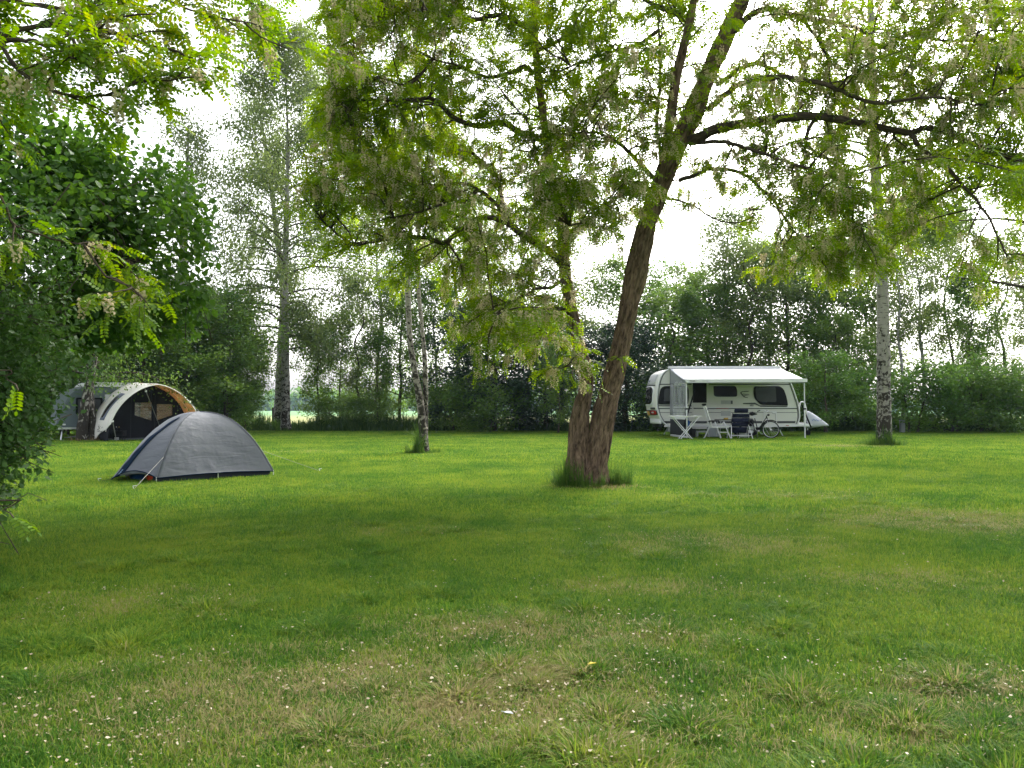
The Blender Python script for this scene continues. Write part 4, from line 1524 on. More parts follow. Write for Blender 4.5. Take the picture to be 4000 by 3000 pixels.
def backdrop():
    cr = lambda a, b: (lambda t: a + (b - a) * t)
    egg = lambda w: (lambda t: w * (.22 + .88 * math.sin(math.pi * min(1, t * .84 + .12)) ** .8))
    E = []
    E.append(proto_tree('broadleaf_tree', '', 101, 9, .13, .12, egg(3.0), 44, 7, 46, .135, M['leaf_mid'], M['darkbark'], .25, twl=.65))
    E.append(proto_tree('slender_tree', '', 102, 10, .09, .2, egg(2.3), 38, 6, 46, .125, M['leaf_grey'], M['darkbark'], .24, twl=.6, wig=.13))
    E.append(proto_tree('young_tree', '', 103, 6, .055, .2, egg(1.9), 28, 6, 40, .12, M['leaf_mid'], M['darkbark'], .2, twl=.5, flat=.5, droop=.15, wig=.1))
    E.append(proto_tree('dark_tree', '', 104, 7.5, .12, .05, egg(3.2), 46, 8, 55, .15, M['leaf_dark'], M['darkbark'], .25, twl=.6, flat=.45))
    E.append(proto_tree('leafy_shrub', '', 105, 2.6, .04, .03, egg(1.6), 24, 6, 46, .11, M['leaf_fresh'], M['darkbark'], .2, twl=.6, stems=2))
    E.append(proto_tree('aspen_tree', '', 106, 14, .13, .35, egg(2.9), 42, 7, 46, .13, M['leaf_grey'], M['birchfar'], .28, twl=.75, wig=.1, ang=(1.3, .8)))
    E.append(proto_tree('maple_tree', '', 107, 8, .10, .12, egg(2.7), 38, 7, 44, .135, M['leaf_mid'], M['darkbark'], .22, twl=.6, flat=.35, droop=.1, wig=.1))
    E.append(proto_tree('leafy_shrub', '', 108, 2.0, .03, .03, egg(1.4), 22, 6, 46, .10, M['leaf_mid'], M['darkbark'], .2, twl=.55, stems=2))
    E.append(proto_tree('locust_sapling', '', 109, 4.2, .05, .15, egg(1.7), 18, 6, 38, .12, M['leaf_fresh'], M['darkbark'], .2, twl=.5, flat=.4, droop=.3, hang=.3))
    ch = [kids(e) for e in E]
    BL, SL, YG, DK, SH, AS, MP, SH2, LS = range(9)
    T = [
        # kind, px, depth, top pixel row, width factor, label
        (BL, 560, 33.5, 1170, 1.25, 'dense green tree close behind the top of the awning tent'),
        (MP, 720, 34.5, 1200, 1.25, 'green tree overhanging the tan right side of the awning tent'),
        (BL, 880, 36.5, 1180, 1.15, 'wide green tree at the right end of the thicket left of the tall weeping birch'),
        (BL, 2700, 50, 1080, 1.3, 'grey green tree in the second row above the left end of the awning roof'),
        (BL, 3010, 50, 1000, 1.2, 'grey green tree in the second row above the right half of the awning roof'),
        (SL, 3400, 51, 960, 1.4, 'grey green tree in the second row just left of the lone birch'),
        (MP, 3260, 42, 1250, 1.0, 'low dark green tree right of the caravan between awning leg and birch'),
        (BL, 250, 36, 1130, 1.3, 'dense green tree far behind the grey caravan at the left edge'),
        (BL, 470, 35.5, 1090, 1.3, 'dense green tree rising behind the white roof of the awning tent'),
        (MP, 640, 37, 1130, 1.3, 'green tree behind the tan side of the awning tent'),
        (BL, 800, 39, 1190, 1.2, 'green tree behind the peak of the grey dome tent'),
        (SH, 700, 36, 1420, 1.1, 'green shrub under the trees right of the awning tent'),
        (BL, 905, 38, 1250, .8, 'rounded dark green tree right of the awning tent at the end of the thicket'),
        (YG, 962, 40, 1330, .8, 'thin young tree with one slim dark stem left of the tall weeping birch'),
        (SH2, 850, 39, 1530, .9, 'low shrub at the foot of the thicket behind the dome tent'),
        (YG, 1246, 43, 1290, .9, 'young tree with layered leaves first right of the tall weeping birch'),
        (MP, 1330, 46, 1240, .8, 'loose maple second right of the tall weeping birch'),
        (SL, 1399, 44, 1120, .9, 'tree with a straight dark trunk between the weeping birch and the twin birch'),
        (YG, 1480, 43, 1330, .9, 'low young tree left of the twin birch with field showing below it'),
        (BL, 1565, 45, 1060, .8, 'fuller green tree just left of the twin birch stems'),
        (MP, 1700, 44, 1120, .9, 'bright green maple just behind the twin birch'),
        (AS, 1470, 50, 700, .9, 'tall pale aspen far behind left of the twin birch'),
        (AS, 1780, 47, 780, 1.0, 'tall aspen showing above the dark tree left of the big locust'),
        (SL, 1870, 46, 1000, .9, 'slender grey green tree between the twin birch and the dark tree'),
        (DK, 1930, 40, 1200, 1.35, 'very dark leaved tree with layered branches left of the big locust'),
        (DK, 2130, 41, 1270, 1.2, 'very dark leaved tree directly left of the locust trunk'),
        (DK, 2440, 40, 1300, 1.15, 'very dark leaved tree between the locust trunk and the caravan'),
        (YG, 2180, 37, 1330, .8, 'grey green young tree with a bare foot close left of the locust trunk'),
        (AS, 2200, 48, 830, 1.2, 'tall aspen behind the left stem of the locust'),
        (BL, 2450, 47, 1060, 1.2, 'grey green tree seen through beside the right locust stem'),
        (MP, 2630, 44, 1170, 1.5, 'loose maple rising behind the rear end of the white caravan'),
        (BL, 2770, 46, 1130, 1.1, 'slender tree behind the left half of the awning roof'),
        (AS, 2850, 47, 900, 1.1, 'tallest of the trees behind the awning roof with a tapering top'),
        (SL, 2930, 44, 1010, 1.2, 'broad green tree behind the middle of the awning roof'),
        (BL, 3080, 45, 990, .9, 'tall broad green tree behind the right end of the awning roof'),
        (SL, 3200, 46, 940, 1.3, 'grey green slender tree right of the caravan front'),
        (BL, 3310, 45, 1100, 1.0, 'bushy tree directly left of the lone right birch'),
        (LS, 3225, 37.5, 1400, 1.3, 'feathery light green sapling hanging behind the caravan drawbar'),
        (AS, 3525, 42, 850, .75, 'first slim pale stemmed aspen right of the lone birch'),
        (AS, 3605, 44, 800, .8, 'second slim pale stemmed aspen right of the lone birch'),
        (SL, 3720, 47, 880, .9, 'sparse tree behind the two slim aspens'),
        (MP, 3800, 44, 1090, .9, 'leaning open tree above the shrubs at the right'),
        (SL, 3930, 46, 980, 1.1, 'sparse slender tree near the right edge'),
        (AS, 4080, 40, 700, 1.0, 'aspen cut by the right edge of the picture'),
        (SH, 3560, 38.5, 1470, 1.3, 'rounded light green shrub right of the birch foot'),
        (SH, 3700, 39, 1450, 1.3, 'tallest light green shrub at the right lawn edge'),
        (SH2, 3830, 38.5, 1500, 1.4, 'mid green shrub further right along the lawn edge'),
        (SH, 3940, 40, 1510, 1.3, 'yellow green hedge like shrub at the right edge'),
        (SH, 3330, 41, 1490, 1.1, 'shaded shrub left of the birch foot'),
        (SH2, 1900, 39, 1520, 1.3, 'low dark green shrub under the very dark trees'),
        (SH2, 1330, 42, 1570, 1.2, 'low shrub by the field between weeping birch and twin birch'),
        (SH2, 1480, 42, 1580, 1.3, 'low shrub by the field left of the twin birch'),
        (SH2, 1780, 41, 1540, 1.2, 'low shrub right of the twin birch foot'),
        (SH, 2560, 40, 1500, 1.0, 'shaded shrub behind the rear wall of the caravan'),
        (SH2, 3060, 40, 1520, 1.5, 'shrub showing under the front of the caravan'),
        (SH, 60, 33, 1400, 1.3, 'green shrub behind the dark shrub at the left edge'),
        (SH, 230, 34, 1430, 1.2, 'green shrub left of the grey caravan'),
    ]
    hts = [9, 10, 6, 7.5, 2.6, 14, 8, 2.0, 4.2]
    names = {}
    rng = random.Random(4)
    used = set()
    for kd, px, d, top, wf, lab in T:
        z = CH + (1598 - top) / F * d
        s = z / hts[kd] * (1.0 if kd not in (5, 1) else 1.06)
        p = W(px, 1600, d)
        loc = (float(p[0]), float(d), 0.0)
        wf2 = wf * (s ** .5) if kd not in (SH, SH2) else wf * s
        rz = rng.random() * 6.28
        if kd not in used:
            used.add(kd)
            r = E[kd]
            r.location, r.rotation_euler, r.scale, r['label'] = loc, (0, 0, rz), (wf2, wf2, s), lab
        else:
            r = dup(E[kd], loc, rz, (wf2, wf2, s), lab, None, ch[kd])
        r['category'] = 'shrub' if kd in (SH, SH2) else 'tree'
        r['group'] = 'shrubs along the edge of the lawn' if kd in (SH, SH2) else 'trees along the edge of the field'
    # far wood on the other side of the field
    rg = np.random.default_rng(8)
    P = []
    for i in range(900):
        x = (rg.random() * 2 - 1) * 520
        y = 480 + rg.random() * 60
        h = 6 + 4 * rg.random() + 4.0 * vnoise(np.array([x * .008, 0, 0]), 6)
        k = 40
        v = nrm(rg.normal(0, 1, (k, 3)))
        P.append(np.array([x, y, h * .5]) + v * np.array([h * .45, h * .45, h * .55]) * (.75 + .3 * rg.random((k, 1))))
    P = np.vstack(P)
    n = len(P)
    V, Fc = leaves(LEAF_T, P, rg.normal(0, 1, (n, 3)), rg.normal(0, 1, (n, 3)), 3.0 + 2 * rg.random(n))
    tag(link('far_wood', fmesh('far_wood', V, Fc, M['leaf_mid'])), 'blue hazy wood on the far side of the field', 'wood', kind='stuff')

M['white'] = plain('caravan white', (.64, .64, .61), .35, .4, vary=.03, scale=2)
M['white2'] = plain('white plastic', (.66, .67, .68), .45, .4, vary=.04)
M['panelgrey'] = plain('pale grey panel', (.42, .43, .44), .5, .3, vary=.04)
M['stripe'] = plain('anthracite stripe', (.05, .055, .06), .4, .4)
M['glassdark'] = plain('dark window', (.012, .013, .014), .06, .3, vary=.2)
M['fly_screen'] = plain('fly screen', (.016, .013, .013), .8, .1)
M['blind'] = plain('closed blind', (.055, .058, .062), .6, .3)
M['redlamp'] = plain('red lamp', (.35, .015, .02), .15, .5)
M['plate'] = plain('yellow number plate', (.55, .33, .06), .5, .3)
M['alu'] = plain('aluminium', (.62, .64, .66), .3, .5, .7, vary=.04)
M['tubewhite'] = plain('pale metal tube', (.60, .61, .62), .4, .4, vary=.05)
M['awningcloth'] = plain('awning cloth', (.40, .42, .47), .6, .25, vary=.03, scale=1.5, bump=.08, bscale=5)
M['mesh_grey'] = plain('grey awning wall', (.26, .27, .29), .8, .1, vary=.06)
M['skirt'] = plain('dark awning skirt', (.035, .037, .04), .8, .1)
M['clear'] = plain('clear window foil', (.55, .58, .60), .12, .6, vary=.3, scale=9, bump=.5, bscale=12, alpha=.30)
M['black'] = plain('black plastic', (.014, .014, .016), .5, .3)
M['rubber'] = plain('rubber', (.012, .012, .012), .8, .2)
M['navy'] = plain('navy padding', (.012, .015, .035), .8, .15, vary=.2, bump=.2, bscale=14)
M['chairwhite'] = plain('chair mesh fabric', (.58, .60, .56), .7, .2, vary=.05)
M['bucket'] = plain('pale grey tank', (.40, .43, .46), .5, .3)
M['strap'] = plain('black strap', (.012, .012, .014), .8, .1)
M['blue'] = plain('blue cloth', (.02, .10, .32), .6, .2, vary=.3)
M['orange'] = plain('orange red cloth', (.55, .06, .02), .6, .2, vary=.3)
M['yellowish'] = plain('yellow box', (.5, .34, .05), .6, .2)
M['bikewhite'] = plain('bicycle paint', (.6, .6, .6), .3, .5)
M['ecru'] = plain('beige white tent cloth', (.86, .84, .80), .8, .12, vary=.04, scale=3, bump=.12, bscale=7, trans=.3)
M['tan'] = plain('tan tent cloth', (.56, .38, .21), .8, .1, vary=.06, scale=3, bump=.1, bscale=6, trans=.45)
M['tentblack'] = plain('charcoal tent cloth', (.016, .016, .021), .85, .1, vary=.2, bump=.3, bscale=3)
M['greytent'] = plain('grey caravan side', (.105, .135, .15), .5, .3, vary=.05)
M['rope'] = plain('guy rope', (.24, .24, .22), .8, .1)
M['post'] = plain('weathered post', (.05, .042, .035), .9, .1, vary=.3, bump=.4, bscale=20)
M['postgrey'] = plain('grey post', (.26, .28, .29), .8, .2, vary=.1)
M['feather'] = plain('white feather', (.72, .74, .78), .7, .1)
M['soil'] = plain('bare soil', (.10, .07, .045), .95, .05, vary=.4, scale=14, bump=.6, bscale=30)


def tentfly(name='grey tent fly', col=(.105, .115, .135), wr=.6):
    """thin coated nylon with tension wrinkles"""
    m, t = newmat(name)
    o = nd(t, 'ShaderNodeOutputMaterial')
    b = nd(t, 'ShaderNodeBsdfPrincipled', Roughness=.6)
    b.inputs['Specular IOR Level'].default_value = .35
    tc = nd(t, 'ShaderNodeTexCoord')
    n = nd(t, 'ShaderNodeTexNoise', Scale=1.6, Detail=3.0)
    t.links.new(tc.outputs['Object'], n.inputs['Vector'])
    mx = nd(t, 'ShaderNodeMix', data_type='RGBA')
    mx.inputs['A'].default_value = c4([x * .9 for x in col])
    mx.inputs['B'].default_value = c4([x * 1.1 for x in col])
    t.links.new(n.outputs['Fac'], mx.inputs['Factor'])
    t.links.new(mx.outputs['Result'], b.inputs['Base Color'])
    at_ = nd(t, 'ShaderNodeAttribute', attribute_name='bark')
    mp = nd(t, 'ShaderNodeMapping')
    mp.inputs['Scale'].default_value = (2.0, 2.0, 9.0)
    mp.inputs['Rotation'].default_value = (.35, .3, .5)
    t.links.new(at_.outputs['Vector'], mp.inputs['Vector'])
    n2 = nd(t, 'ShaderNodeTexNoise', Scale=1.0, Detail=3.0, Distortion=.9)
    t.links.new(mp.outputs[0], n2.inputs['Vector'])
    n3 = nd(t, 'ShaderNodeTexNoise', Scale=5.0, Detail=2.0)
    t.links.new(tc.outputs['Object'], n3.inputs['Vector'])
    mu = nd(t, 'ShaderNodeMath', operation='MULTIPLY')
    t.links.new(n2.outputs['Fac'], mu.inputs[0]); t.links.new(n3.outputs['Fac'], mu.inputs[1])
    bp = nd(t, 'ShaderNodeBump', Strength=wr, Distance=.04)
    t.links.new(mu.outputs[0], bp.inputs['Height'])
    t.links.new(bp.outputs[0], b.inputs['Normal'])
    t.links.new(b.outputs[0], o.inputs['Surface'])
    return m


M['fly'] = tentfly()
M['flystrip'] = plain('navy zip strip', (.005, .015, .036), .8, .1)
M['flydark'] = plain('navy groundsheet', (.008, .012, .026), .6, .25)


def foil_window():
    """crinkled clear window with the dark and orange room behind it"""
    m, t = newmat('crinkled tent window')
    o = nd(t, 'ShaderNodeOutputMaterial')
    b = nd(t, 'ShaderNodeBsdfPrincipled', Roughness=.12)
    tc = nd(t, 'ShaderNodeTexCoord')
    mp = nd(t, 'ShaderNodeMapping')
    mp.inputs['Scale'].default_value = (3.0, 3.0, 15.0)
    t.links.new(tc.outputs['Object'], mp.inputs['Vector'])
    n = nd(t, 'ShaderNodeTexNoise', Scale=1.0, Detail=3.0, Distortion=1.0)
    t.links.new(mp.outputs[0], n.inputs['Vector'])
    b.inputs['Metallic'].default_value = 1.0
    b.inputs['Base Color'].default_value = (.75, .75, .75, 1)
    bp = nd(t, 'ShaderNodeBump', Strength=1.0, Distance=.12)
    t.links.new(n.outputs['Fac'], bp.inputs['Height'])
    t.links.new(bp.outputs[0], b.inputs['Normal'])
    tr = nd(t, 'ShaderNodeBsdfTransparent')
    ms = nd(t, 'ShaderNodeMixShader', Fac=.42)
    t.links.new(tr.outputs[0], ms.inputs[1])
    t.links.new(b.outputs[0], ms.inputs[2])
    t.links.new(ms.outputs[0], o.inputs['Surface'])
    return m


M['foil'] = foil_window()


def grid(P, name, mat, parent, base=None, smooth=True, thick=0.0, bark=None, closed=False):
    """P: (a,b,3) array of points -> surface, with thickness when asked"""
    a, b = P.shape[:2]
    V = P.reshape(-1, 3) - (0 if base is None else base)
    i, j = np.meshgrid(np.arange(a - 1), np.arange(b - 1), indexing='ij')
    Q = np.stack([i * b + j, i * b + j + 1, (i + 1) * b + j + 1, (i + 1) * b + j], -1).reshape(-1, 4)
    at_ = {'bark': ('FLOAT_VECTOR', bark.reshape(-1, 3))} if bark is not None else None
    ob = link(name, fmesh(name, V, Q, mat, smooth, at_), None, parent)
    if thick:
        md = ob.modifiers.new('thickness', 'SOLIDIFY')
        md.thickness = thick
        md.offset = 0
    return ob


def text(body, size, mat, parent, name, loc, rot, depth=.003):
    cu = bpy.data.curves.new(name, 'FONT')
    cu.body = body
    cu.size = size
    cu.extrude = depth / 2
    o = bpy.data.objects.new(name, cu)
    COL.objects.link(o)
    dg = bpy.context.evaluated_depsgraph_get()
    me = bpy.data.meshes.new_from_object(o.evaluated_get(dg))
    me.name = name
    bpy.data.objects.remove(o)
    n = link(name, me, mat, parent)
    me.materials.clear()
    me.materials.append(mat)
    n.location = loc
    n.rotation_euler = rot
    return n


# ------------------------------------------------------------------ grey dome tent
def dome_tent():
    C1 = np.array([-5.54, 12.02, 0]); C2 = np.array([-4.15, 13.42, 0])
    a = C2 - C1
    wdir = np.array([-a[1], a[0], 0]) / np.linalg.norm(a)
    C4 = C1 + wdir * 1.5; C3 = C2 + wdir * 1.5
    Vp = np.array([-6.36, 12.24, 0])
    cen = (C1 + C3) / 2
    H = 1.10
    top = cen + (0, 0, H)
    root = thing('dome_tent', 'small grey dome tent with navy zip strip pitched on the lawn at the left', 'tent', cen)
    ns = 40

    def arc(C, p, z1=.07):
        s = np.linspace(0, 1, ns)
        x = np.sin(s * math.pi / 2) ** 1.1
        z = z1 + (H - z1) * (1 - x ** p)
        out = cen[None] + (C - cen)[None] * x[:, None]
        out[:, 2] = z
        return out
    A1, A2, A3, A4 = (arc(c, 2.35) for c in (C1, C2, C3, C4))
    AV = arc(Vp, 1.8, .03)
    # keep the vestibule fold from starting above the poles
    k = np.clip((np.linspace(0, 1, ns) - .12) / .3, 0, 1)[:, None]
    AV = AV * k + ((A1 + A4) / 2) * (1 - k)
    AV[:, 2] = np.maximum(AV[:, 2], ((A1 + A4) / 2)[:, 2] * (1 - .0 * k[:, 0]) * (1 - k[:, 0]))

    def panel(a0, a1, sag, nf=28, seed=1, hem=0.0, f0=0.0, f1=1.0, off=0.0, bulge=0.0):
        f = np.linspace(f0, f1, nf)[None, :, None]
        P = a0[:, None] * (1 - f) + a1[:, None] * f
        s = np.linspace(0, 1, ns)[:, None]
        ff = np.linspace(f0, f1, nf)[None, :]
        w = np.sin(math.pi * ff) * np.sin(math.pi * np.clip(s * .98, 0, 1))
        d = nrm(P - (cen + np.array([0, 0, .25])))
        wr = fbm(P * np.array([3.0, 3.0, 6.0]) + seed, seed, 3)
        fan = .010 * np.sin(np.arctan2(1.02 - s, ff - .5) * 15) * np.exp(-(((ff - .5) * 1.9) ** 2 + (1.02 - s) ** 2 * 1.4) / .045) * np.sin(math.pi * ff)
        fan = fan + .006 * np.sin(s * 46 + 9 * ff) * np.exp(-((ff - .07) / .07) ** 2) * np.sin(math.pi * s)
        P = P + d * ((-sag + bulge) * w + .007 * wr * np.sin(math.pi * ff) * s + fan + off)[..., None]
        if hem:
            P[..., 2] += hem * np.sin(math.pi * ff) ** .8 * np.clip((s - .8) / .2, 0, 1) ** 1.5
        bk = P * 1.0
        return P, bk
    for i, (p, q, sg, hm, se) in enumerate([(A1, A2, .035, .03, 1), (A2, A3, .035, .03, 2), (A3, A4, .035, .03, 3)]):
        P, bk = panel(p, q, sg, 32, se, hm)
        grid(P, 'fly_panel', M['fly'], root, cen, True, .004, bk)
    P, bk = panel(AV, A1, .03, 26, 5, .13)
    grid(P, 'fly_panel', M['fly'], root, cen, True, .004, bk)
    P, bk = panel(A4, AV, -.02, 26, 6, .03)
    grid(P, 'fly_panel', M['fly'], root, cen, True, .004, bk)
    P, bk = panel(AV, A1, .03, 5, 5, .13, .05, .20, .012)
    grid(P[9:], 'zip_strip', M['flystrip'], root, cen, True, .006)
    # print on the lower zip strip: a ring and small letters
    mb = MB()
    Q = P[:, 2]
    for k in range(7):
        p = Q[30 + k]
        tg = nrm(Q[31 + k] - Q[29 + k])
        sd = nrm(P[30 + k, 4] - P[30 + k, 0])
        nn = nrm(np.cross(tg, sd))
        if nn[1] > 0: nn = -nn
        u = .012
        c = p + nn * .012
        V = [c - tg * u - sd * u, c + tg * u - sd * u, c + tg * u + sd * u, c - tg * u + sd * u]
        mb.add([v - cen for v in V] + [v - cen + nn * .003 for v in V], [(0, 1, 2, 3), (4, 5, 6, 7), (0, 1, 5, 4), (1, 2, 6, 5), (2, 3, 7, 6), (3, 0, 4, 7)])
    mb.build('strip_print', plain('strip print', (.12, .2, .3), .5), root)
    # piping along the poles
    for A in (A1, A2):
        B = A + nrm(A - (cen + np.array([0, 0, .3]))) * .006
        V, Fq, _ = tube(B, np.full(ns, .007), 6)
        link('seam', fmesh('seam', V - cen, Fq, M['fly'], True), None, root)
    # groundsheet tub and inner tent
    mb = MB()
    q = [cen + (c - cen) * .97 for c in (C1, C2, C3, C4)]
    V = [p + np.array([0, 0, -.01]) - cen for p in q] + [p * 1.0 + np.array([0, 0, .16]) - cen for p in [cen + (c - cen) * .93 for c in (C1, C2, C3, C4)]]
    mb.add(V, [(0, 1, 2, 3), (4, 5, 6, 7), (0, 1, 5, 4), (1, 2, 6, 5), (2, 3, 7, 6), (3, 0, 4, 7)])
    mb.build('groundsheet', M['flydark'], root)
    inn = [cen + (arc(c, 2.35) - cen) * np.array([.9, .9, .93]) for c in (C1, C4)]
    f = np.linspace(0, 1, 8)[None, :, None]
    grid(inn[0][:, None] * (1 - f) + inn[1][:, None] * f, 'inner_door', M['flydark'], root, cen, True, .004)
    # hem binding
    hem = MB()
    for pth in (panel(A1, A2, .035, 32, 1, .03)[0][-1], panel(AV, A1, .03, 26, 5, .13)[0][-1], panel(A4, AV, -.02, 26, 6, .03)[0][-1]):
        hem.tube(pth - cen, .009, 5)
    hem.build('hem', M['flystrip'], root, True)
    # guy ropes with pegs
    for st, en in ((A1[26], G(524, 1912)), (A2[25], np.array([-3.53, 14.2, 0.0])), (Vp + (0, 0, .04), Vp + np.array([-.17, -.03, 0]))):
        g = MB().bar(st - cen, en - cen + (0, 0, .01), .0035, 6).build('guy_rope', M['rope'] if st[2] > .1 else M['black'], root)
        pg = MB().bar(en - cen + (.02, 0, -.06), en - cen + (-.02, 0, .05), .006, 6)
        pg.bar(en - cen + (-.02, 0, .05), en - cen + (.03, 0, .055), .005, 6)
        pg.build('peg', M['alu'], g)
    for c in (C1, C2, (C1 + C2) / 2, ):
        MB().bar(c - cen + (0, 0, -.05), c - cen + (0, 0, .09), .008, 6).build('peg', M['alu'], root)
    # things lying at the open hem
    def lump(c, s, seed):
        u = np.linspace(0, 2 * math.pi, 19)[:, None]
        v = np.linspace(.02, math.pi - .02, 10)[None]
        P = np.stack([np.cos(u) * np.sin(v) * s[0], np.sin(u) * np.sin(v) * s[1], np.cos(v) * s[2] + 0 * u], -1)
        P = P * (1 + .22 * fbm(P * 14 + seed, seed, 2)[..., None]) + np.array([0, 0, s[2] * .85])
        return P
    b = G(520, 1880, 0) + np.array([-.02, .22, 0])
    t1 = thing('bag', 'crumpled blue bag under the raised hem of the dome tent', 'bag', b)
    grid(lump(b, (.15, .09, .075), 3), 'bag_body', M['blue'], t1)
    MB().tube([(-.08, 0, .11), (-.02, 0, .17), (.06, 0, .12)], .012, 6).build('handle', M['white2'], t1, True)
    b2 = G(577, 1884, 0) + np.array([0, .2, 0])
    t2 = thing('sleeping_bag_sack', 'orange red stuff sack under the dome tent hem next to the blue bag', 'bag', b2)
    grid(lump(b2, (.11, .09, .075), 5), 'sack_body', M['orange'], t2)
    MB().tube([(-.09, -.05, .05), (-.1, -.07, .09), (-.07, -.07, .11)], .015, 6).build('drawstring', M['yellowish'], t2, True)
    return root


# ------------------------------------------------------------------ beige awning tent and the grey caravan behind it
def awning_tent():
    Cf = np.array([-12.9, 28.0, 0]); w = np.array([.75, .66, 0]); w = w / np.linalg.norm(w)
    ax = np.array([-w[1], w[0], 0])
    hw, H, Ld = 1.62, 2.03, 2.5
    root = thing('awning_tent', 'arched beige awning tent with charcoal front wall and tan lining set against the grey caravan', 'tent', Cf)

    def S_(th, s, grow=0.0):
        """th 0 left foot .. pi right foot, s distance back from the front arch"""
        c, sn = np.cos(th), np.sin(th)
        k = 1 + grow
        sag = .05 * np.sin(np.clip(s / Ld, 0, 1) * math.pi * 2) ** 2
        x = -np.sign(c) * np.abs(c) ** 1.2 * (hw * k - sag)
        z = np.abs(sn) ** .93 * (H * k * (1 + .075 * np.clip(s / Ld, 0, 1)) - sag * .8)
        return Cf + w * x[..., None] + ax * s[..., None] + np.array([0, 0, 1]) * z[..., None]
    n1, n2 = 72, 30
    th = np.linspace(0, math.pi, n1)[:, None] + np.zeros((1, n2))
    s = np.linspace(0, Ld, n2)[None] + np.zeros((n1, 1))
    # lower left edge rises towards the front
    z0 = np.clip(.62 - .30 * s / 1.0, .02, 1)
    th0 = np.arcsin(np.clip(z0 / H, 0, 1) ** (1 / .93))
    f = np.linspace(0, 1, n1)[:, None]
    thl = th0[:1] * (1 - f) + (math.pi * .5) * f
    P = S_(thl, s)
    grid(P, 'outer_shell', M['ecru'], root, Cf, True, .01)
    thr = np.linspace(math.pi * .5, math.pi, 40)[:, None] + np.zeros((1, 20))
    ss = np.linspace(.0, Ld, 20)[None] + np.zeros((40, 1))
    grid(S_(thr, ss, 0.0), 'tan_lining', M['tan'], root, Cf, True, .004)
    # poles showing as ribs under the cloth
    for sv in (.0, .62, 1.9):
        t_ = np.linspace(.35 if sv == 0 else .15, math.pi, 60)
        q = S_(t_, np.full(60, sv), .004)
        V, Fq, _ = tube(q, np.full(60, .018), 6)
        link('arch_pole', fmesh('arch_pole', V - Cf, Fq, M['ecru'], True), None, root)
    # dark front wall, set back
    sw = 1.3
    t_ = np.linspace(0, math.pi, 60)
    q = S_(t_, np.full(60, sw), -.02)
    mid = Cf + ax * sw
    def wl(x, z, y=0.0):                      # wall plane coordinates
        return mid + w * x + ax * y + np.array([0, 0, z])
    V = [p - Cf for p in q]
    fr = len(V)
    # wall with two window holes: built from strips
    def arch_z(x):
        c = np.clip(np.abs(x) / (hw * .98), 0, 1) ** (1 / 1.2)
        return np.sqrt(1 - c * c) ** .93 * H * 1.02
    xs = [-1.58, -1.3, -1.0, -.42, -.40, .17, .30, .88, 1.2, 1.45, 1.58]
    wins = [(-.42, .17, (.92, .72), 1.40), (.36, .92, (.72, .92), 1.34)]
    xs = sorted(set([-1.58, -1.4, -1.1, -.8, -.42, -.22, -.02, .17, .30, .36, .62, .78, .92, 1.1, 1.2, 1.4, 1.5, 1.58]))
    wall = MB()
    for a_, b_ in zip(xs[:-1], xs[1:]):
        xm = (a_ + b_) / 2
        segs = [(0, None)]
        for wa, wb_, (za, zb), zt in wins:
            if wa < xm < wb_:
                lo = lambda x: za + (zb - za) * (x - wa) / (wb_ - wa)
                V4 = [wl(a_, .02), wl(b_, .02), wl(b_, lo(b_)), wl(a_, lo(a_))]
                wall.add([v - Cf for v in V4], [(0, 1, 2, 3)])
                V4 = [wl(a_, zt), wl(b_, zt), wl(b_, arch_z(b_)), wl(a_, arch_z(a_))]
                wall.add([v - Cf for v in V4], [(0, 1, 2, 3)])
                break
        else:
            V4 = [wl(a_, .02), wl(b_, .02), wl(b_, max(.03, arch_z(b_))), wl(a_, max(.03, arch_z(a_)))]
            wall.add([v - Cf for v in V4], [(0, 1, 2, 3)])
    o = wall.build('front_wall', M['tentblack'], root)
    md = o.modifiers.new('thickness', 'SOLIDIFY'); md.thickness = .01
    for wa, wb_, (za, zb), zt in wins:
        wi = MB()
        V4 = [wl(wa, za, .012), wl(wb_, zb, .012), wl(wb_, zt, .012), wl(wa, zt, .012)]
        wi.add([v - Cf for v in V4] + [v - Cf + ax * .004 for v in V4], [(0, 1, 2, 3), (7, 6, 5, 4), (0, 1, 5, 4), (1, 2, 6, 5), (2, 3, 7, 6), (3, 0, 4, 7)])
        wi.build('window', M['foil'], root)
    # zip lines in the wall, and black sheet standing in for interior shade under the raised left edge
    zp = MB()
    for x in (-.55, .29, 1.12):
        zp.bar(wl(x, .03, -.012) - Cf, wl(x, min(1.7, arch_z(x) - .15), -.012) - Cf, .008, 5)
    zp.build('zip', M['black'], root)
    sk = MB()
    P0 = [S_(np.array([.02]), np.array([v]))[0] for v in (.35, sw)]
    sk.box(wl(0, .04, -.02) - Cf, (2 * hw * .9, .02, .08), math.atan2(w[1], w[0]))
    sk.build('wall_skirt', plain('grey skirt', (.07, .08, .09), .8), root)
    th_ = np.linspace(.0, .36, 8)[:, None] + np.zeros((1, 8))
    s_ = np.linspace(.35, sw, 8)[None] + np.zeros((8, 1))
    grid(S_(th_, s_, -.03), 'interior_shade', M['tentblack'], root, Cf, True, .006)
    # room behind the windows: tan left/right half, dark caravan wall
    bk = MB()
    bk.add([wl(-1.2, .05, 1.0) - Cf, wl(.0, .05, 1.0) - Cf, wl(.0, 1.7, 1.0) - Cf, wl(-1.2, 1.7, 1.0) - Cf], [(0, 1, 2, 3)])
    bk.build('inner_curtain', M['panelgrey'], root)
    bk = MB()
    bk.add([wl(.05, .05, .95) - Cf, wl(1.45, .05, .95) - Cf, wl(1.45, 1.5, .95) - Cf, wl(.05, 1.7, .95) - Cf], [(0, 1, 2, 3)])
    bk.build('inner_curtain', M['tan'], root)
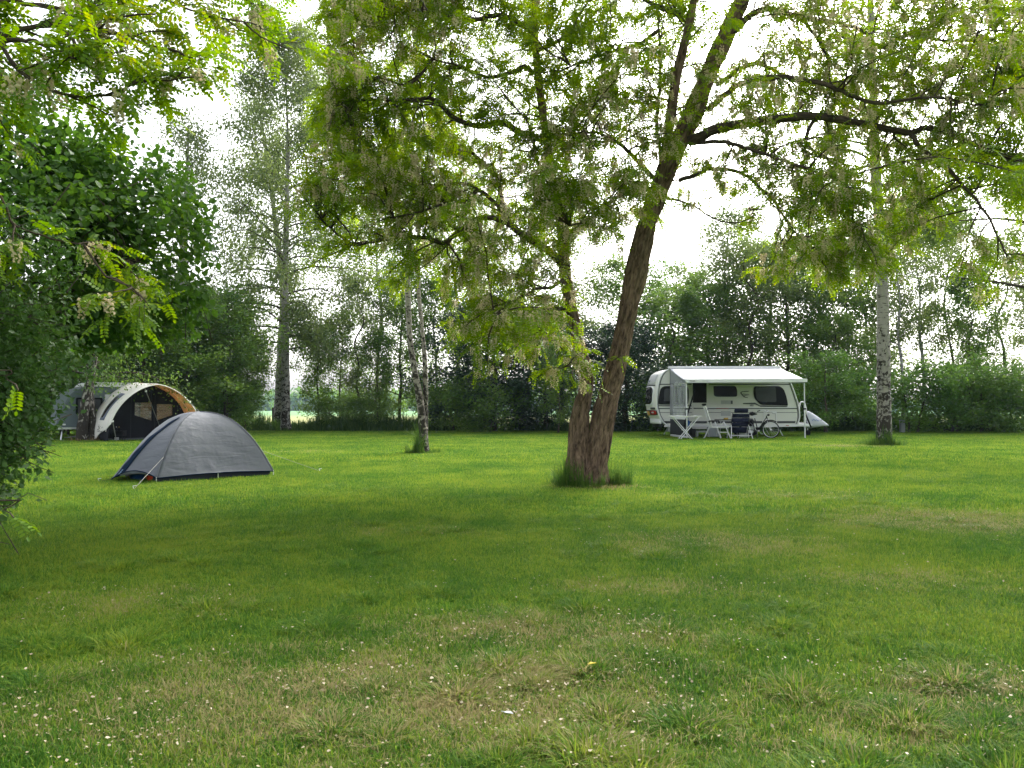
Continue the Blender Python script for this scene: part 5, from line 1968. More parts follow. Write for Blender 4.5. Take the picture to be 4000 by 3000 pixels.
    # side window on the left flank with blue grey frame
    def patch(name, mat, za, zb, sa0, sb0, sa1, sb1, g, par, cut=0.0):
        ta, tb = (math.asin(min(1, (z / H)) ** (1 / .93)) for z in (za, zb))
        ff = np.linspace(0, 1, 16)[:, None]
        gg = np.linspace(0, 1, 12)[None]
        tt = ta + (tb - ta) * ff + 0 * gg
        lo = sa0 + (sa1 - sa0) * ff
        hi = sb0 + (sb1 - sb0) * ff
        if cut:
            e = cut * (np.abs(2 * ff - 1) ** 4)
            lo, hi = lo + e, hi - e
        return grid(S_(tt, lo + (hi - lo) * gg, g), name, mat, par, Cf, True, .004)
    fr_ = patch('side_window', plain('blue grey window frame', (.13, .15, .20), .7), .72, 1.66, 1.05, 1.80, .92, 1.62, .010, root)
    patch('pane', M['glassdark'], .80, 1.56, 1.17, 1.68, 1.03, 1.50, .016, fr_, .14)
    # black plant print near the lower left edge
    rng = np.random.default_rng(2)
    pr = MB()
    for k in range(38):
        z = .30 + .38 * rng.random() * rng.random() + .02
        sv = 1.0 + .75 * rng.random() - .3 * (z - .3)
        tt = math.asin((z / H) ** (1 / .93))
        c = S_(np.array([tt]), np.array([sv]), .012)[0]
        up = nrm(S_(np.array([tt + .02]), np.array([sv]), .012)[0] - c)
        r = .02 + .03 * rng.random()
        dv = nrm(up * (rng.random() - .1) + ax * rng.normal(0, .6))
        sdv = np.cross(dv, nrm(-w))
        pr.add([c - dv * r - Cf, c + sdv * r * .45 - Cf, c + dv * r - Cf, c - sdv * r * .45 - Cf], [(0, 1, 2, 3)])
    pr.build('leaf_print', M['black'], root)
    # guy ropes
    for st, en in ((S_(np.array([.36]), np.array([0.0]))[0], G(455, 1724)), (S_(np.array([1.22]), np.array([.0]))[0], G(665, 1712) + np.array([0.0, -.5, 0])),
                   (S_(np.array([2.35]), np.array([.1]), .01)[0], Cf + w * 2.2 - ax * 1.2)):
        g = MB().bar(st - Cf, en - Cf, .013, 6).build('guy_rope', M['rope'], root)
        MB().bar(en - Cf + (0, 0, -.1), en - Cf + (0, 0, .09), .014, 6).build('peg', M['rope'], g)
        MB().box(st - Cf + (en - st) * .06, (.05, .05, .07)).build('buckle', M['white2'], g)
    # camp stove at the foot of the wall with two bottles on it
    p = wl(-1.02, 0, -.3)
    st = thing('camp_stove', 'small black camp stove at the left foot of the charcoal tent wall', 'stove', p)
    MB().box((0, 0, .25), (.42, .30, .16)).build('box', M['black'], st, bevel=.02)
    MB().box((0, 0, .35), (.44, .32, .03)).build('lid', M['black'], st, bevel=.01)
    MB().box((.0, -.165, .08), (.16, .02, .10)).build('drawer', M['panelgrey'], st, bevel=.005)
    for x in (-.17, .17):
        for y in (-.1, .1):
            MB().bar((x, y, 0), (x, y, .17), .012, 6).build('leg', M['black'], st)
    for k, x in enumerate((-.10, .0)):
        q = p + np.array([x, 0, .365])
        bt = thing('bottle', ('left' if k == 0 else 'right') + ' one of the two small dark bottles standing on the camp stove', 'bottle', q, 0, 'bottles on the camp stove')
        MB().tube([(0, 0, 0), (0, 0, .09), (0, 0, .11), (0, 0, .12)], [.026, .026, .012, .011], 10).build('bottle_body', M['glassdark'], bt, True)
        MB().bar((0, 0, .12), (0, 0, .145), .013, 8).build('cap', M['yellowish'] if k else M['white2'], bt)
    # ---------------- the grey caravan
    B = Cf + ax * (Ld + .12)
    cv = thing('caravan', 'low grey sided caravan with pale roof half hidden behind the beige awning tent', 'caravan', B, math.atan2(w[1], w[0]))
    prof = [(-2.75, .42, .06), (-2.62, 1.0, .3), (-2.25, 1.78, .3), (-1.75, 2.0, .2), (1.0, 2.0, .3), (1.5, 1.2, .3), (1.55, .42, .06)]
    MB().prism(rround(prof, .2), 0, 2.0).build('body', M['greytent'], cv, bevel=.03)
    MB().prism(rround([(-1.75, 2.0, .02), (-1.6, 2.17, .08), (.8, 2.17, .1), (1.0, 2.0, .02)], .05), -.012, 2.01).build('roof', M['white2'], cv)
    MB().prism(rround([(-2.1, .95), (-2.1, 1.58), (-1.2, 1.58), (-1.2, .95)], .07), -.02, .01).build('window', M['glassdark'], cv)
    MB().prism(rround([(-2.03, 1.01), (-2.03, 1.52), (-1.27, 1.52), (-1.27, 1.01)], .05), -.026, .0).build('window_pane', M['blind'], cv)
    MB().box((-.6, -.02, .44), (4.2, .05, .07)).build('rail', M['alu'], cv)
    MB().box((-2.5, -.02, .58), (.16, .03, .06)).build('lamp', M['white2'], cv, bevel=.01)
    for y in (.18, 1.75):
        wh = MB().tube([(0.3, y - .09, .30), (0.3, y + .09, .30)], .30, 20).build('wheel', M['rubber'], cv)
    MB().bar((-2.45, .3, .42), (-2.55, .1, 0), .025, 6).build('corner_leg', M['alu'], cv)
    # pale rods lying beside the old birch
    r0 = G(290, 1712)
    rd = thing('pole_bundle', 'bundle of pale tent poles lying on the grass left of the old double birch', 'poles', r0)
    for k in range(3):
        MB().bar((-.4, .05 * k, .02), (.55, .1 * k + .25, .10 + .05 * k), .012, 6).build('pole', M['rope'], rd)


# ------------------------------------------------------------------ white caravan with awning
SD = 32.5            # distance of the side wall


def cu(u, v, d=SD):
    p = W(2450 + u / 2.765, 1350 + v / 2.765, d)
    return p


def caravan():
    x0 = cu(318, 600)[0]
    root = thing('caravan', 'white touring caravan with anthracite stripes parked broadside under its awning roof', 'caravan', (x0, SD, 0))
    O = np.array([x0, SD, 0])
    xz = lambda L: [((cu(q[0], q[1]) - O)[0], (cu(q[0], q[1]) - O)[2]) + tuple(q[2:]) for q in L]
    prof = np.array(rround(xz([(445, 868), (392, 835), (345, 755), (320, 660), (318, 560), (330, 450), (352, 360), (385, 295), (440, 258), (520, 250), (1640, 250), (1712, 275),
                               (1765, 405), (1800, 500), (1838, 610), (1856, 690), (1862, 760), (1852, 815), (1832, 862)]), .12, 4))
    Wd = 2.28
    ts = np.concatenate([[0, .012, .05], np.linspace(.15, .85, 9), [.95, .988, 1]])
    n = len(prof)
    cx, cz = prof[:, 0].mean(), prof[:, 1].mean()
    xl, xr = prof[:, 0].min(), prof[:, 0].max()
    V = []
    fr = np.clip(1 - (prof[:, 0] - xl) / .9, 0, 1)      # how much a vertex belongs to the rear end
    ff = np.clip(1 - (xr - prof[:, 0]) / .9, 0, 1)
    def bulge(t):
        return .20 * (1 - abs(2 * t - 1) ** 2.4)
    for t in ts:
        k = 1 - .012 * (1 if t in (0, 1) else 0)
        q = prof.copy()
        q[:, 0] = cx + (q[:, 0] - cx) * k
        q[:, 1] = cz + (q[:, 1] - cz) * k
        q[:, 0] -= bulge(t) * np.minimum(fr * 1.6, 1)
        q[:, 0] += .10 * (1 - abs(2 * t - 1) ** 3) * np.minimum(ff * 1.6, 1)
        V += [(a, t * Wd, b) for a, b in q]
    m = len(ts)
    Q = [(i * n + j, i * n + (j + 1) % n, (i + 1) * n + (j + 1) % n, (i + 1) * n + j) for i in range(m - 1) for j in range(n)]
    body = MB().add(V, Q + [tuple(range(n))[::-1], tuple((m - 1) * n + k for k in range(n))])
    b = body.build('body', M['white'], root)
    # smooth the long rear and front, keep the side flat
    for p in b.data.polygons: p.use_smooth = len(p.vertices) == 4

    def rear(t, z):
        half = [(prof[i], prof[(i + 1) % n]) for i in range(n)]
        best = 9
        for p, q in half:
            if (p[1] - z) * (q[1] - z) <= 0 and abs(p[1] - q[1]) > 1e-6:
                x = p[0] + (q[0] - p[0]) * (z - p[1]) / (q[1] - p[1])
                best = min(best, x)
        f = min(1, max(0, 1 - (best - xl) / .9) * 1.6)
        return np.array([best - bulge(t) * f, t * Wd, z])

    def side(name, L, mat, par=root, th=.012, r=.03, y=0.0, bev=0.0, proud=None):
        return MB().prism(rround(xz(L), r), -th + y, .004 + y).build(name, mat, par, bevel=bev)

    def rearpatch(name, mat, t0, t1, z0, z1, off, par=root, power=4.0, na=16, nb=12, slope=0.0):
        P = np.zeros((na, nb, 3))
        for i in range(na):
            a = 2 * i / (na - 1) - 1
            e = (1 - abs(a) ** power) ** (1 / power) if abs(a) < 1 else 0.0
            e = max(e, .72)
            for j in range(nb):
                tt = (t0 + t1) / 2 + (t1 - t0) / 2 * (2 * j / (nb - 1) - 1) * e
                p = rear(min(.99, max(.01, tt)), (z0 + z1) / 2 + a * (z1 - z0) / 2 + slope * (tt - .5))
                P[i, j] = p + np.array([-off, 0, 0])
        return grid(P, name, mat, par, None, True, .012)
    zz = lambda v: (cu(300, v, SD + .6) - O)[2]
    # rear end
    rearpatch('rear_panel', M['panelgrey'], .12, .88, zz(418), zz(305), .008, root, 8)
    rw = rearpatch('rear_window_frame', M['white2'], .11, .90, zz(655), zz(438), .010, root, 5)
    rearpatch('pane', M['glassdark'], .15, .86, zz(632), zz(446), .024, rw, 5)
    rearpatch('stripe', M['stripe'], .10, .90, zz(437), zz(424), .012, root, 20)
    rearpatch('emblem', plain('blue grey emblem', (.10, .13, .2), .4), .44, .60, zz(390), zz(368), .018, root, 12, 6, 6)
    rearpatch('emblem', M['stripe'], .50, .56, zz(408), zz(396), .018, root, 12, 6, 6)
    for t0, t1 in ((.05, .32), (.68, .95)):
        tl = rearpatch('tail_light', M['redlamp'], t0, t1, zz(745), zz(702), .022, root, 4)
        rearpatch('reflector', M['panelgrey'], (t0 + t1) / 2 - .05, (t0 + t1) / 2 + .05, zz(730), zz(714), .034, tl, 3, 8, 8)
    rearpatch('lamp_surround', M['black'], .03, .97, zz(752), zz(697), .012, root, 12)
    pl = rearpatch('number_plate', M['plate'], .40, .62, zz(758), zz(710), .026, root, 20, 6, 6)
    rearpatch('plate_edge', M['white2'], .64, .70, zz(755), zz(710), .024, root, 20, 6, 6)
    rearpatch('handle', M['stripe'], .06, .26, zz(690), zz(668), .02, root, 4)
    bp = []
    for t in np.linspace(.0, 1, 15):
        p = rear(min(.99, max(.01, t)), .62)
        bp.append([p + np.array([-.05, 0, dz]) for dz in (.12, .08, -.02, -.10)])
    grid(np.array(bp), 'rear_bumper', M['white2'], root, None, True, .05)
    bp = [[p + np.array([-.03, 0, dz]) for dz in (.0, -.16)] for p in (rear(min(.97, max(.03, t)), .54) for t in np.linspace(.05, .95, 13))]
    grid(np.array(bp), 'rear_skirt', M['black'], root, None, True, .04)
    # trim along the edges of the side
    tr = MB()
    P = [(q[0], -.012, q[1]) for q in prof]
    xs = (cu(445, 868) - O)[0]
    rear_edge = [p for p in P if p[0] < (cu(470, 300) - O)[0] and p[2] > .45]
    o_ = sorted(range(len(rear_edge)), key=lambda i: rear_edge[i][2])
    tr.tube([rear_edge[i] for i in o_], .035, 8)
    tr.build('edge_trim', M['white2'], root, True)
    tr = MB()
    fe = sorted([p for p in P if p[0] > (cu(1740, 300) - O)[0] and p[2] > .5], key=lambda p: p[2])
    tr.tube(fe, .032, 8)
    tr.build('edge_trim', M['white2'], root, True)
    tr = MB()
    tr.tube([(p[0] + .06, p[1] - .002, p[2]) for p in [rear_edge[i] for i in o_]], .012, 6)
    tr.tube([(p[0] - .06, p[1] - .002, p[2]) for p in fe], .012, 6)
    tr.build('edge_seal', M['stripe'], root, True)
    # side: windows
    for nm, L, gl in (('window', [(334, 636, .1), (340, 560, .3), (362, 437, .25), (640, 437, .1), (662, 470, .2), (664, 560), (655, 640, .12)], [(395, 600), (400, 465, .1), (560, 465, .1), (560, 600)]),
                      ('window', [(936, 540, .12), (930, 437, .04), (1170, 435, .1), (1188, 480, .1), (1186, 552, .08), (960, 552, .1)], None),
                      ('window', [(1372, 575, .15), (1362, 500), (1368, 440, .06), (1645, 437, .25), (1690, 470, .2), (1722, 560, .2), (1736, 648, .05), (1440, 640, .1)], [(1390, 565, .08), (1385, 450, .05), (1600, 448, .05), (1610, 610, .08), (1420, 605, .1)])):
        wn_ = side(nm, L, M['glassdark'], root, .03, .06, 0, .008)
        if gl: side('blind', gl, M['blind'], wn_, .034, .03)
        cxp = sum(q[0] for q in L) / len(L); vb = max(q[1] for q in L) - 14
        hd = MB()
        for du in (-60, 60):
            c = cu(cxp + du, vb) - O
            hd.box((c[0], -.035, c[2]), (.10, .012, .02))
        hd.build('catch', M['black'], wn_)
    side('window_rail', [(340, 645), (340, 655), (700, 655), (690, 645)], M['stripe'], root, .010, .01)
    side('window_rail', [(1250, 632, .005), (1250, 620, .005), (1380, 615), (1430, 645), (1735, 652), (1720, 664), (1440, 660), (1380, 634)], M['stripe'], root, .010, .01)
    # door with window, handle, lower stripe
    dr = side('door', [(702, 900), (702, 402), (862, 402), (862, 900)], M['white'], root, .014, .05, 0, .004)
    side('door_window', [(707, 617), (707, 404), (857, 404), (857, 617)], M['fly_screen'], dr, .022, .02)
    side('handle', [(800, 640, .06), (812, 626, .05), (852, 626, .05), (852, 642, .05), (820, 654, .05)], M['black'], dr, .034, .03)
    side('door_stripe', [(705, 840), (705, 815), (860, 815), (860, 840)], M['stripe'], dr, .020, .004)
    side('door_stripe', [(716, 684), (716, 672), (860, 672), (860, 684)], M['stripe'], dr, .020, .004)
    for a, b_ in ((712, 722), (845, 862)):
        pass
    # stripes, painted foil but with their own edge
    for L in ([(330, 424), (330, 413), (695, 413), (695, 424)], [(880, 424), (880, 413), (1762, 413), (1768, 424)]):
        side('stripe', L, M['stripe'], root, .006, .005)
    for u0, u1 in ((326, 698), (866, 1836)):
        side('stripe', [(u0, 685), (u0, 675), (u1, 675), (u1, 685)], M['stripe'], root, .006, .004)
        side('chrome_line', [(u0, 673), (u0, 667), (u1, 667), (u1, 673)], M['alu'], root, .010, .004)
        side('stripe', [(u0 + 6, 725), (u0 + 6, 720), (min(u1 + 4, 1835), 720), (min(u1 + 4, 1835), 725)], M['stripe'], root, .006, .003)
    side('red_line', [(960, 680), (960, 675), (1095, 675), (1095, 680)], M['redlamp'], root, .009, .003)
    for u0, u1 in ((372, 698), (868, 1460), (1618, 1818)):
        side('lower_stripe', [(u0 + (18 if u0 == 372 else 0), 839), (u0, 815), (u1, 815), (u1 - 6, 839)], M['stripe'], root, .007, .004)
    side('fridge_vent', [(1012, 632), (1012, 592), (1138, 592), (1138, 632)], M['panelgrey'], root, .014, .01)
    side('vent_end', [(1118, 630), (1118, 594), (1138, 594), (1138, 630)], M['stripe'], root, .018, .01)
    side('fridge_vent', [(1012, 760), (1012, 706), (1116, 706), (1116, 760)], M['panelgrey'], root, .014, .01)
    ht = side('service_hatch', [(1472, 838), (1472, 706), (1614, 706), (1614, 838)], M['white2'], root, .018, .02, 0, .004)
    side('hatch_lid', [(1484, 828), (1484, 722), (1560, 722), (1566, 734), (1598, 738), (1600, 828)], M['white'], ht, .024, .01)
    hl = MB()
    for A, B in (((1484, 720), (1560, 720)), ((1560, 720), (1568, 733)), ((1568, 733), (1600, 735)), ((1600, 735), (1600, 812))):
        hl.bar(cu(*A) - O + (0, -.026, 0), cu(*B) - O + (0, -.026, 0), .006, 5)
    hl.build('hatch_line', M['stripe'], ht)
    # emblem: a bent double swoosh with small slanted word, and the type number
    sw = MB()
    top = [(1320, 490), (1295, 490), (1240, 494), (1224, 502), (1220, 515), (1228, 522), (1236, 516), (1234, 508), (1246, 502), (1305, 498)]
    bot = [(1226, 516), (1236, 535), (1262, 560), (1300, 566), (1304, 560), (1275, 553), (1250, 532), (1238, 514)]
    sw.prism(xz(top), -.010, -.002)
    sw.prism(xz(bot), -.013, -.003)
    sw.prism(xz([(1258, 541), (1268, 541), (1318, 533), (1322, 530), (1270, 533)]), -.010, -.002)
    sw.build('logo', M['stripe'], root)
    p = cu(1252, 536) - O
    text('Bianco', .085, M['stripe'], root, 'lettering', (p[0], -.008, p[2] + .02), (R(90), 0, 0), .006)
    p = cu(1322, 655) - O
    text('480', .11, M['stripe'], root, 'lettering', (p[0], -.008, p[2]), (R(90), 0, 0), .006)
    # lower rail, steps, wheels, corner legs
    L = xz([(440, 880), (440, 862), (1500, 845), (1960, 848), (1960, 868), (1500, 880)])
    MB().prism(rround(xz([(400, 880), (400, 858), (1960, 848), (1958, 872), (1500, 882)]), .01), -.045, .02).build('sill_rail', M['white2'], root, bevel=.008)
    side('side_reflector', [(1710, 866), (1710, 860), (1742, 860), (1742, 866)], M['redlamp'], root, .052, .004)
    rr = MB()
    x1 = cu(1350, 880)[0] - O[0]
    for y in (.16, Wd - .36):
        w_ = MB().tube([(x1, y, .33), (x1, y + .2, .33)], .33, 28).build('wheel', M['rubber'], root, False, .02)
        MB().tube([(x1, y - .006, .33), (x1, y + .1, .33)], .20, 20).build('rim', M['alu'], w_)
    MB().box((cu(1000, 880)[0] - O[0], Wd / 2, .46), (4.6, Wd - .3, .12)).build('chassis', M['black'], root)
    for u in (560, 1640):
        for y in (.25, Wd - .25):
            x = cu(u, 880)[0] - O[0]
            MB().bar((x, y, .46), (x + (.25 if u > 1000 else -.25), y, .0), .022, 6).build('corner_leg', M['alu'], root)
    MB().box((cu(790, 880)[0] - O[0], -.28, .20), (.50, .34, .05)).box((cu(790, 880)[0] - O[0] - .2, -.28, .09), (.03, .3, .18)).box((cu(790, 880)[0] - O[0] + .2, -.28, .09), (.03, .3, .18)).build('entry_step', M['panelgrey'], root)
    # drawbar at the front
    xf = cu(1858, 860)[0] - O[0]
    db = MB()
    db.bar((xf - .3, .55, .47), (xf + 1.12, Wd / 2, .47), .04, 8)
    db.bar((xf - .3, Wd - .55, .47), (xf + 1.12, Wd / 2, .47), .04, 8)
    db.bar((xf + 1.05, Wd / 2, .47), (xf + 1.35, Wd / 2, .48), .03, 8)
    db.build('drawbar', M['alu'], root)
    MB().prism(rround([(xf - .02, .42), (xf - .02, .52), (xf + .5, .53), (xf + .62, .48), (xf + .5, .41)], .03), .1, Wd - .1).build('front_skirt', M['white2'], root, bevel=.01)
    MB().bar((xf + .75, Wd / 2 - .1, .9), (xf + .75, Wd / 2 - .1, .14), .025, 8).build('jockey_post', M['alu'], root)
    MB().tube([(xf + .75, Wd / 2 - .14, .12), (xf + .75, Wd / 2 - .06, .12)], .12, 16).build('jockey_wheel', M['rubber'], root)
    # white hooped carrier on the drawbar
    yb = .45
    rk = MB()
    hoop = [(xf + .12, yb, .52), (xf + .16, yb, 1.0), (xf + .22, yb, 1.40), (xf + .32, yb, 1.46), (xf + .42, yb, 1.38), (xf + .50, yb, .95), (xf + .54, yb, .56)]
    rk.tube(resample(np.array(hoop), .06), .03, 8)
    rk.tube(resample(np.array([(a, Wd - yb, c) for a, _, c in hoop]), .06), .03, 8)
    rk.bar((xf + .05, yb, .55), (xf + 1.2, yb, .55), .028, 8)
    rk.build('carrier', M['tubewhite'], root, True)
    cr = MB()
    lo = resample(np.array([(xf + .45, yb - .1, .62), (xf + .50, yb - .1, .52), (xf + .95, yb - .1, .52), (xf + 1.08, yb - .1, .62), (xf + .98, yb - .1, .68)]), .05)
    cr.tube(lo, .02, 6)
    cr.bar((xf + .3, yb - .1, .68), (xf + 1.1, yb - .1, .68), .016, 6)
    cr.build('carrier_clamp', M['black'], root, True)
    # weather cover on the hitch: its own thing
    c = O + np.array([xf + .85, .55, .50])
    hc = thing('hitch_cover', 'crumpled white weather cover over the hitch at the right end of the caravan drawbar', 'cover', c)
    sec = []
    rg = np.random.default_rng(3)
    for i, (x, h, wd) in enumerate([(-.42, .30, .12), (-.38, .52, .20), (-.26, .60, .25), (-.10, .50, .28), (.08, .38, .28), (.26, .28, .26), (.42, .16, .20), (.56, .04, .14), (.60, -.05, .10)]):
        a = np.linspace(-.25, math.pi + .25, 14)
        row = np.stack([x + 0 * a, np.cos(a) * wd, np.sin(a) * h - .02], -1)
        sec.append(row)
    sec = np.array(sec)
    sec += .025 * fbm(sec * 7, 3, 2)[..., None]
    grid(sec, 'cover_sheet', M['awningcloth'], hc, None, True, .006)
    lt = MB()
    for i, (dx, dz) in enumerate(((-.22, .06), (-.16, .09), (-.10, .05), (-.04, .07), (.02, .04))):
        lt.bar((dx, -.30, .14 + dz), (dx + .05, -.31, .10 + dz), .012, 5)
    lt.build('scrawl', plain('blue print', (.05, .12, .3), .5), hc)
    return O, Wd


def awning(O):
    def P(u, v, d): return W(2450 + u / 2.765, 1350 + v / 2.765, d)
    db, df = SD - .06, 30.2
    BL, BR = P(458, 246, db), P(1640, 243, db)
    FL, FR = P(617, 372, df), P(1928, 368, df)
    org = np.array([FL[0], df, 0])
    root = thing('caravan_awning', 'wound out white sun awning of the white caravan on two thin legs', 'awning', org)
    a = np.linspace(0, 1, 14)[:, None, None]
    b = np.linspace(0, 1, 26)[None, :, None]
    g = (BL * (1 - b) + BR * b) * (1 - a) + (FL * (1 - b) + FR * b) * a
    g = g - np.array([0, 0, 1]) * (.05 * np.sin(math.pi * a) * (1 - .4 * np.abs(2 * b - 1)) + .012 * np.sin(b * 40) * 0)
    grid(g, 'canopy', M['awningcloth'], root, org, True, .004)
    MB().box((BL + BR) / 2 - org + (0, .02, .03), (BR[0] - BL[0] + .12, .14, .11)).build('roll_case', M['white2'], root, bevel=.02)
    rl = MB().prism(rround([(FL[0] - org[0] - .02, FL[2] + .03), (FR[0] - org[0] + .03, FR[2] + .04), (FR[0] - org[0] + .03, FR[2] - .10), (FL[0] - org[0] + .06, FL[2] - .11)], .03), -.10, .02).build('front_rail', M['white2'], root, bevel=.015)
    MB().box((FL + FR) / 2 - org + (0, -.104, -.125), (FR[0] - FL[0] - .3, .02, .02)).build('rail_seal', M['stripe'], rl)
    t_ = P(672, 389, df - .11) - org
    text('THULE', .075, M['stripe'], rl, 'lettering', (t_[0], -.106, t_[2]), (R(90), 0, 0), .004)
    MB().box((t_[0] + .62, -.104, t_[2] + .025), (.22, .004, .008)).build('lettering_line', M['stripe'], rl)
    # arms under the cloth
    for A, B in ((BL, FL), (BR, FR)):
        MB().bar(A - org + (.06, -.05, -.06), B - org + (.06, .05, -.05), .025, 8).build('arm', M['alu'], root)
    for u, nm in ((640, 0), (1912, 1)):
        tp = P(u, 402, df)
        ft = G(2450 + u / 2.765, 1350 + 990 / 2.765)
        ft = np.array([tp[0], df - .02, 0.0])
        lg = MB().bar(tp - org, ft - org, .024, 10).build('leg', M['tubewhite'], root)
        MB().bar(tp - org + (0, 0, -.9), ft - org + (0, 0, .5), .031, 10).build('leg_sleeve', M['alu'], lg)
        MB().box(ft - org + (0, 0, .01), (.12, .10, .02)).build('foot', M['black'], lg)
        MB().box(ft - org + (0, 0, 1.16), (.10, .07, .06)).build('clamp', M['black'], lg)
    # storm straps
    for A, B in (((735, 470), (612, 870)), ((1888, 640), (1985, 880))):
        a1, b1 = P(A[0], A[1], df + .55 if A[0] < 1000 else df + .2), P(B[0], B[1], df + .1 if A[0] < 1000 else df + 1.0)
        MB().bar(a1 - org, b1 - org, .028, 6, .034).build('storm_strap', M['strap'], root)
    # side wall: grey cloth with a clear window and a dark skirt
    sw = thing('awning_side_wall', 'grey side wall with a clear wrinkled window hanging at the left end of the awning', 'awning wall', (BL[0], 31.4, 0))
    so = np.array([BL[0], 31.4, 0])
    def SW(f, z):                    # f 0 at the caravan, 1 at the front leg
        p = BL * (1 - f) + (FL + np.array([.10, .04, 0])) * f
        return np.array([p[0], p[1], z])
    ztop = lambda f: (BL * (1 - f) + FL * f)[2] - .03
    def pan(name, f0, f1, z0, z1, mat, n=10, off=0.0, wv=.012):
        ff = np.linspace(f0, f1, n)[None]
        aa = np.linspace(0, 1, n)[:, None]
        Q = np.zeros((n, n, 3))
        for i in range(n):
            for j in range(n):
                f = ff[0, j]
                lo = z0 if np.isscalar(z0) else z0(f)
                hi = z1 if np.isscalar(z1) else z1(f)
                Q[i, j] = SW(f, lo + (hi - lo) * aa[i, 0])
        Q[..., 0] += off + wv * np.sin(ff * 19 + aa * 2.2)
        return grid(Q, name, mat, sw, so, True, .004)
    zw0, zw1 = (P(500, 752, 31.5))[2], (P(500, 412, 31.5))[2]
    pan('cloth', 0, 1, zw1, ztop, M['mesh_grey'])
    pan('cloth', 0, .22, zw0, zw1, M['mesh_grey'])
    pan('cloth', .90, 1, zw0, zw1, M['mesh_grey'])
    pan('window', .22, .90, zw0, zw1, M['clear'], 18, 0, .03)
    pan('hem_band', 0, 1, zw0 - .17, zw0, M['white2'])
    pan('skirt', 0, 1, .10, zw0 - .17, M['skirt'])
    pan('mud_flap', 0, 1, .0, .10, M['panelgrey'], 10, -.02, .05)
    fl = MB()
    for k in range(7):
        f = .30 + .08 * k
        z = zw1 - .01
        p = SW(f, z) - so
        fl.box((p[0] - .01, p[1], p[2] + .0), (.012, .05, .09 + .05 * (k % 3)))
    fl.build('curtain_loop', M['white2'], sw)


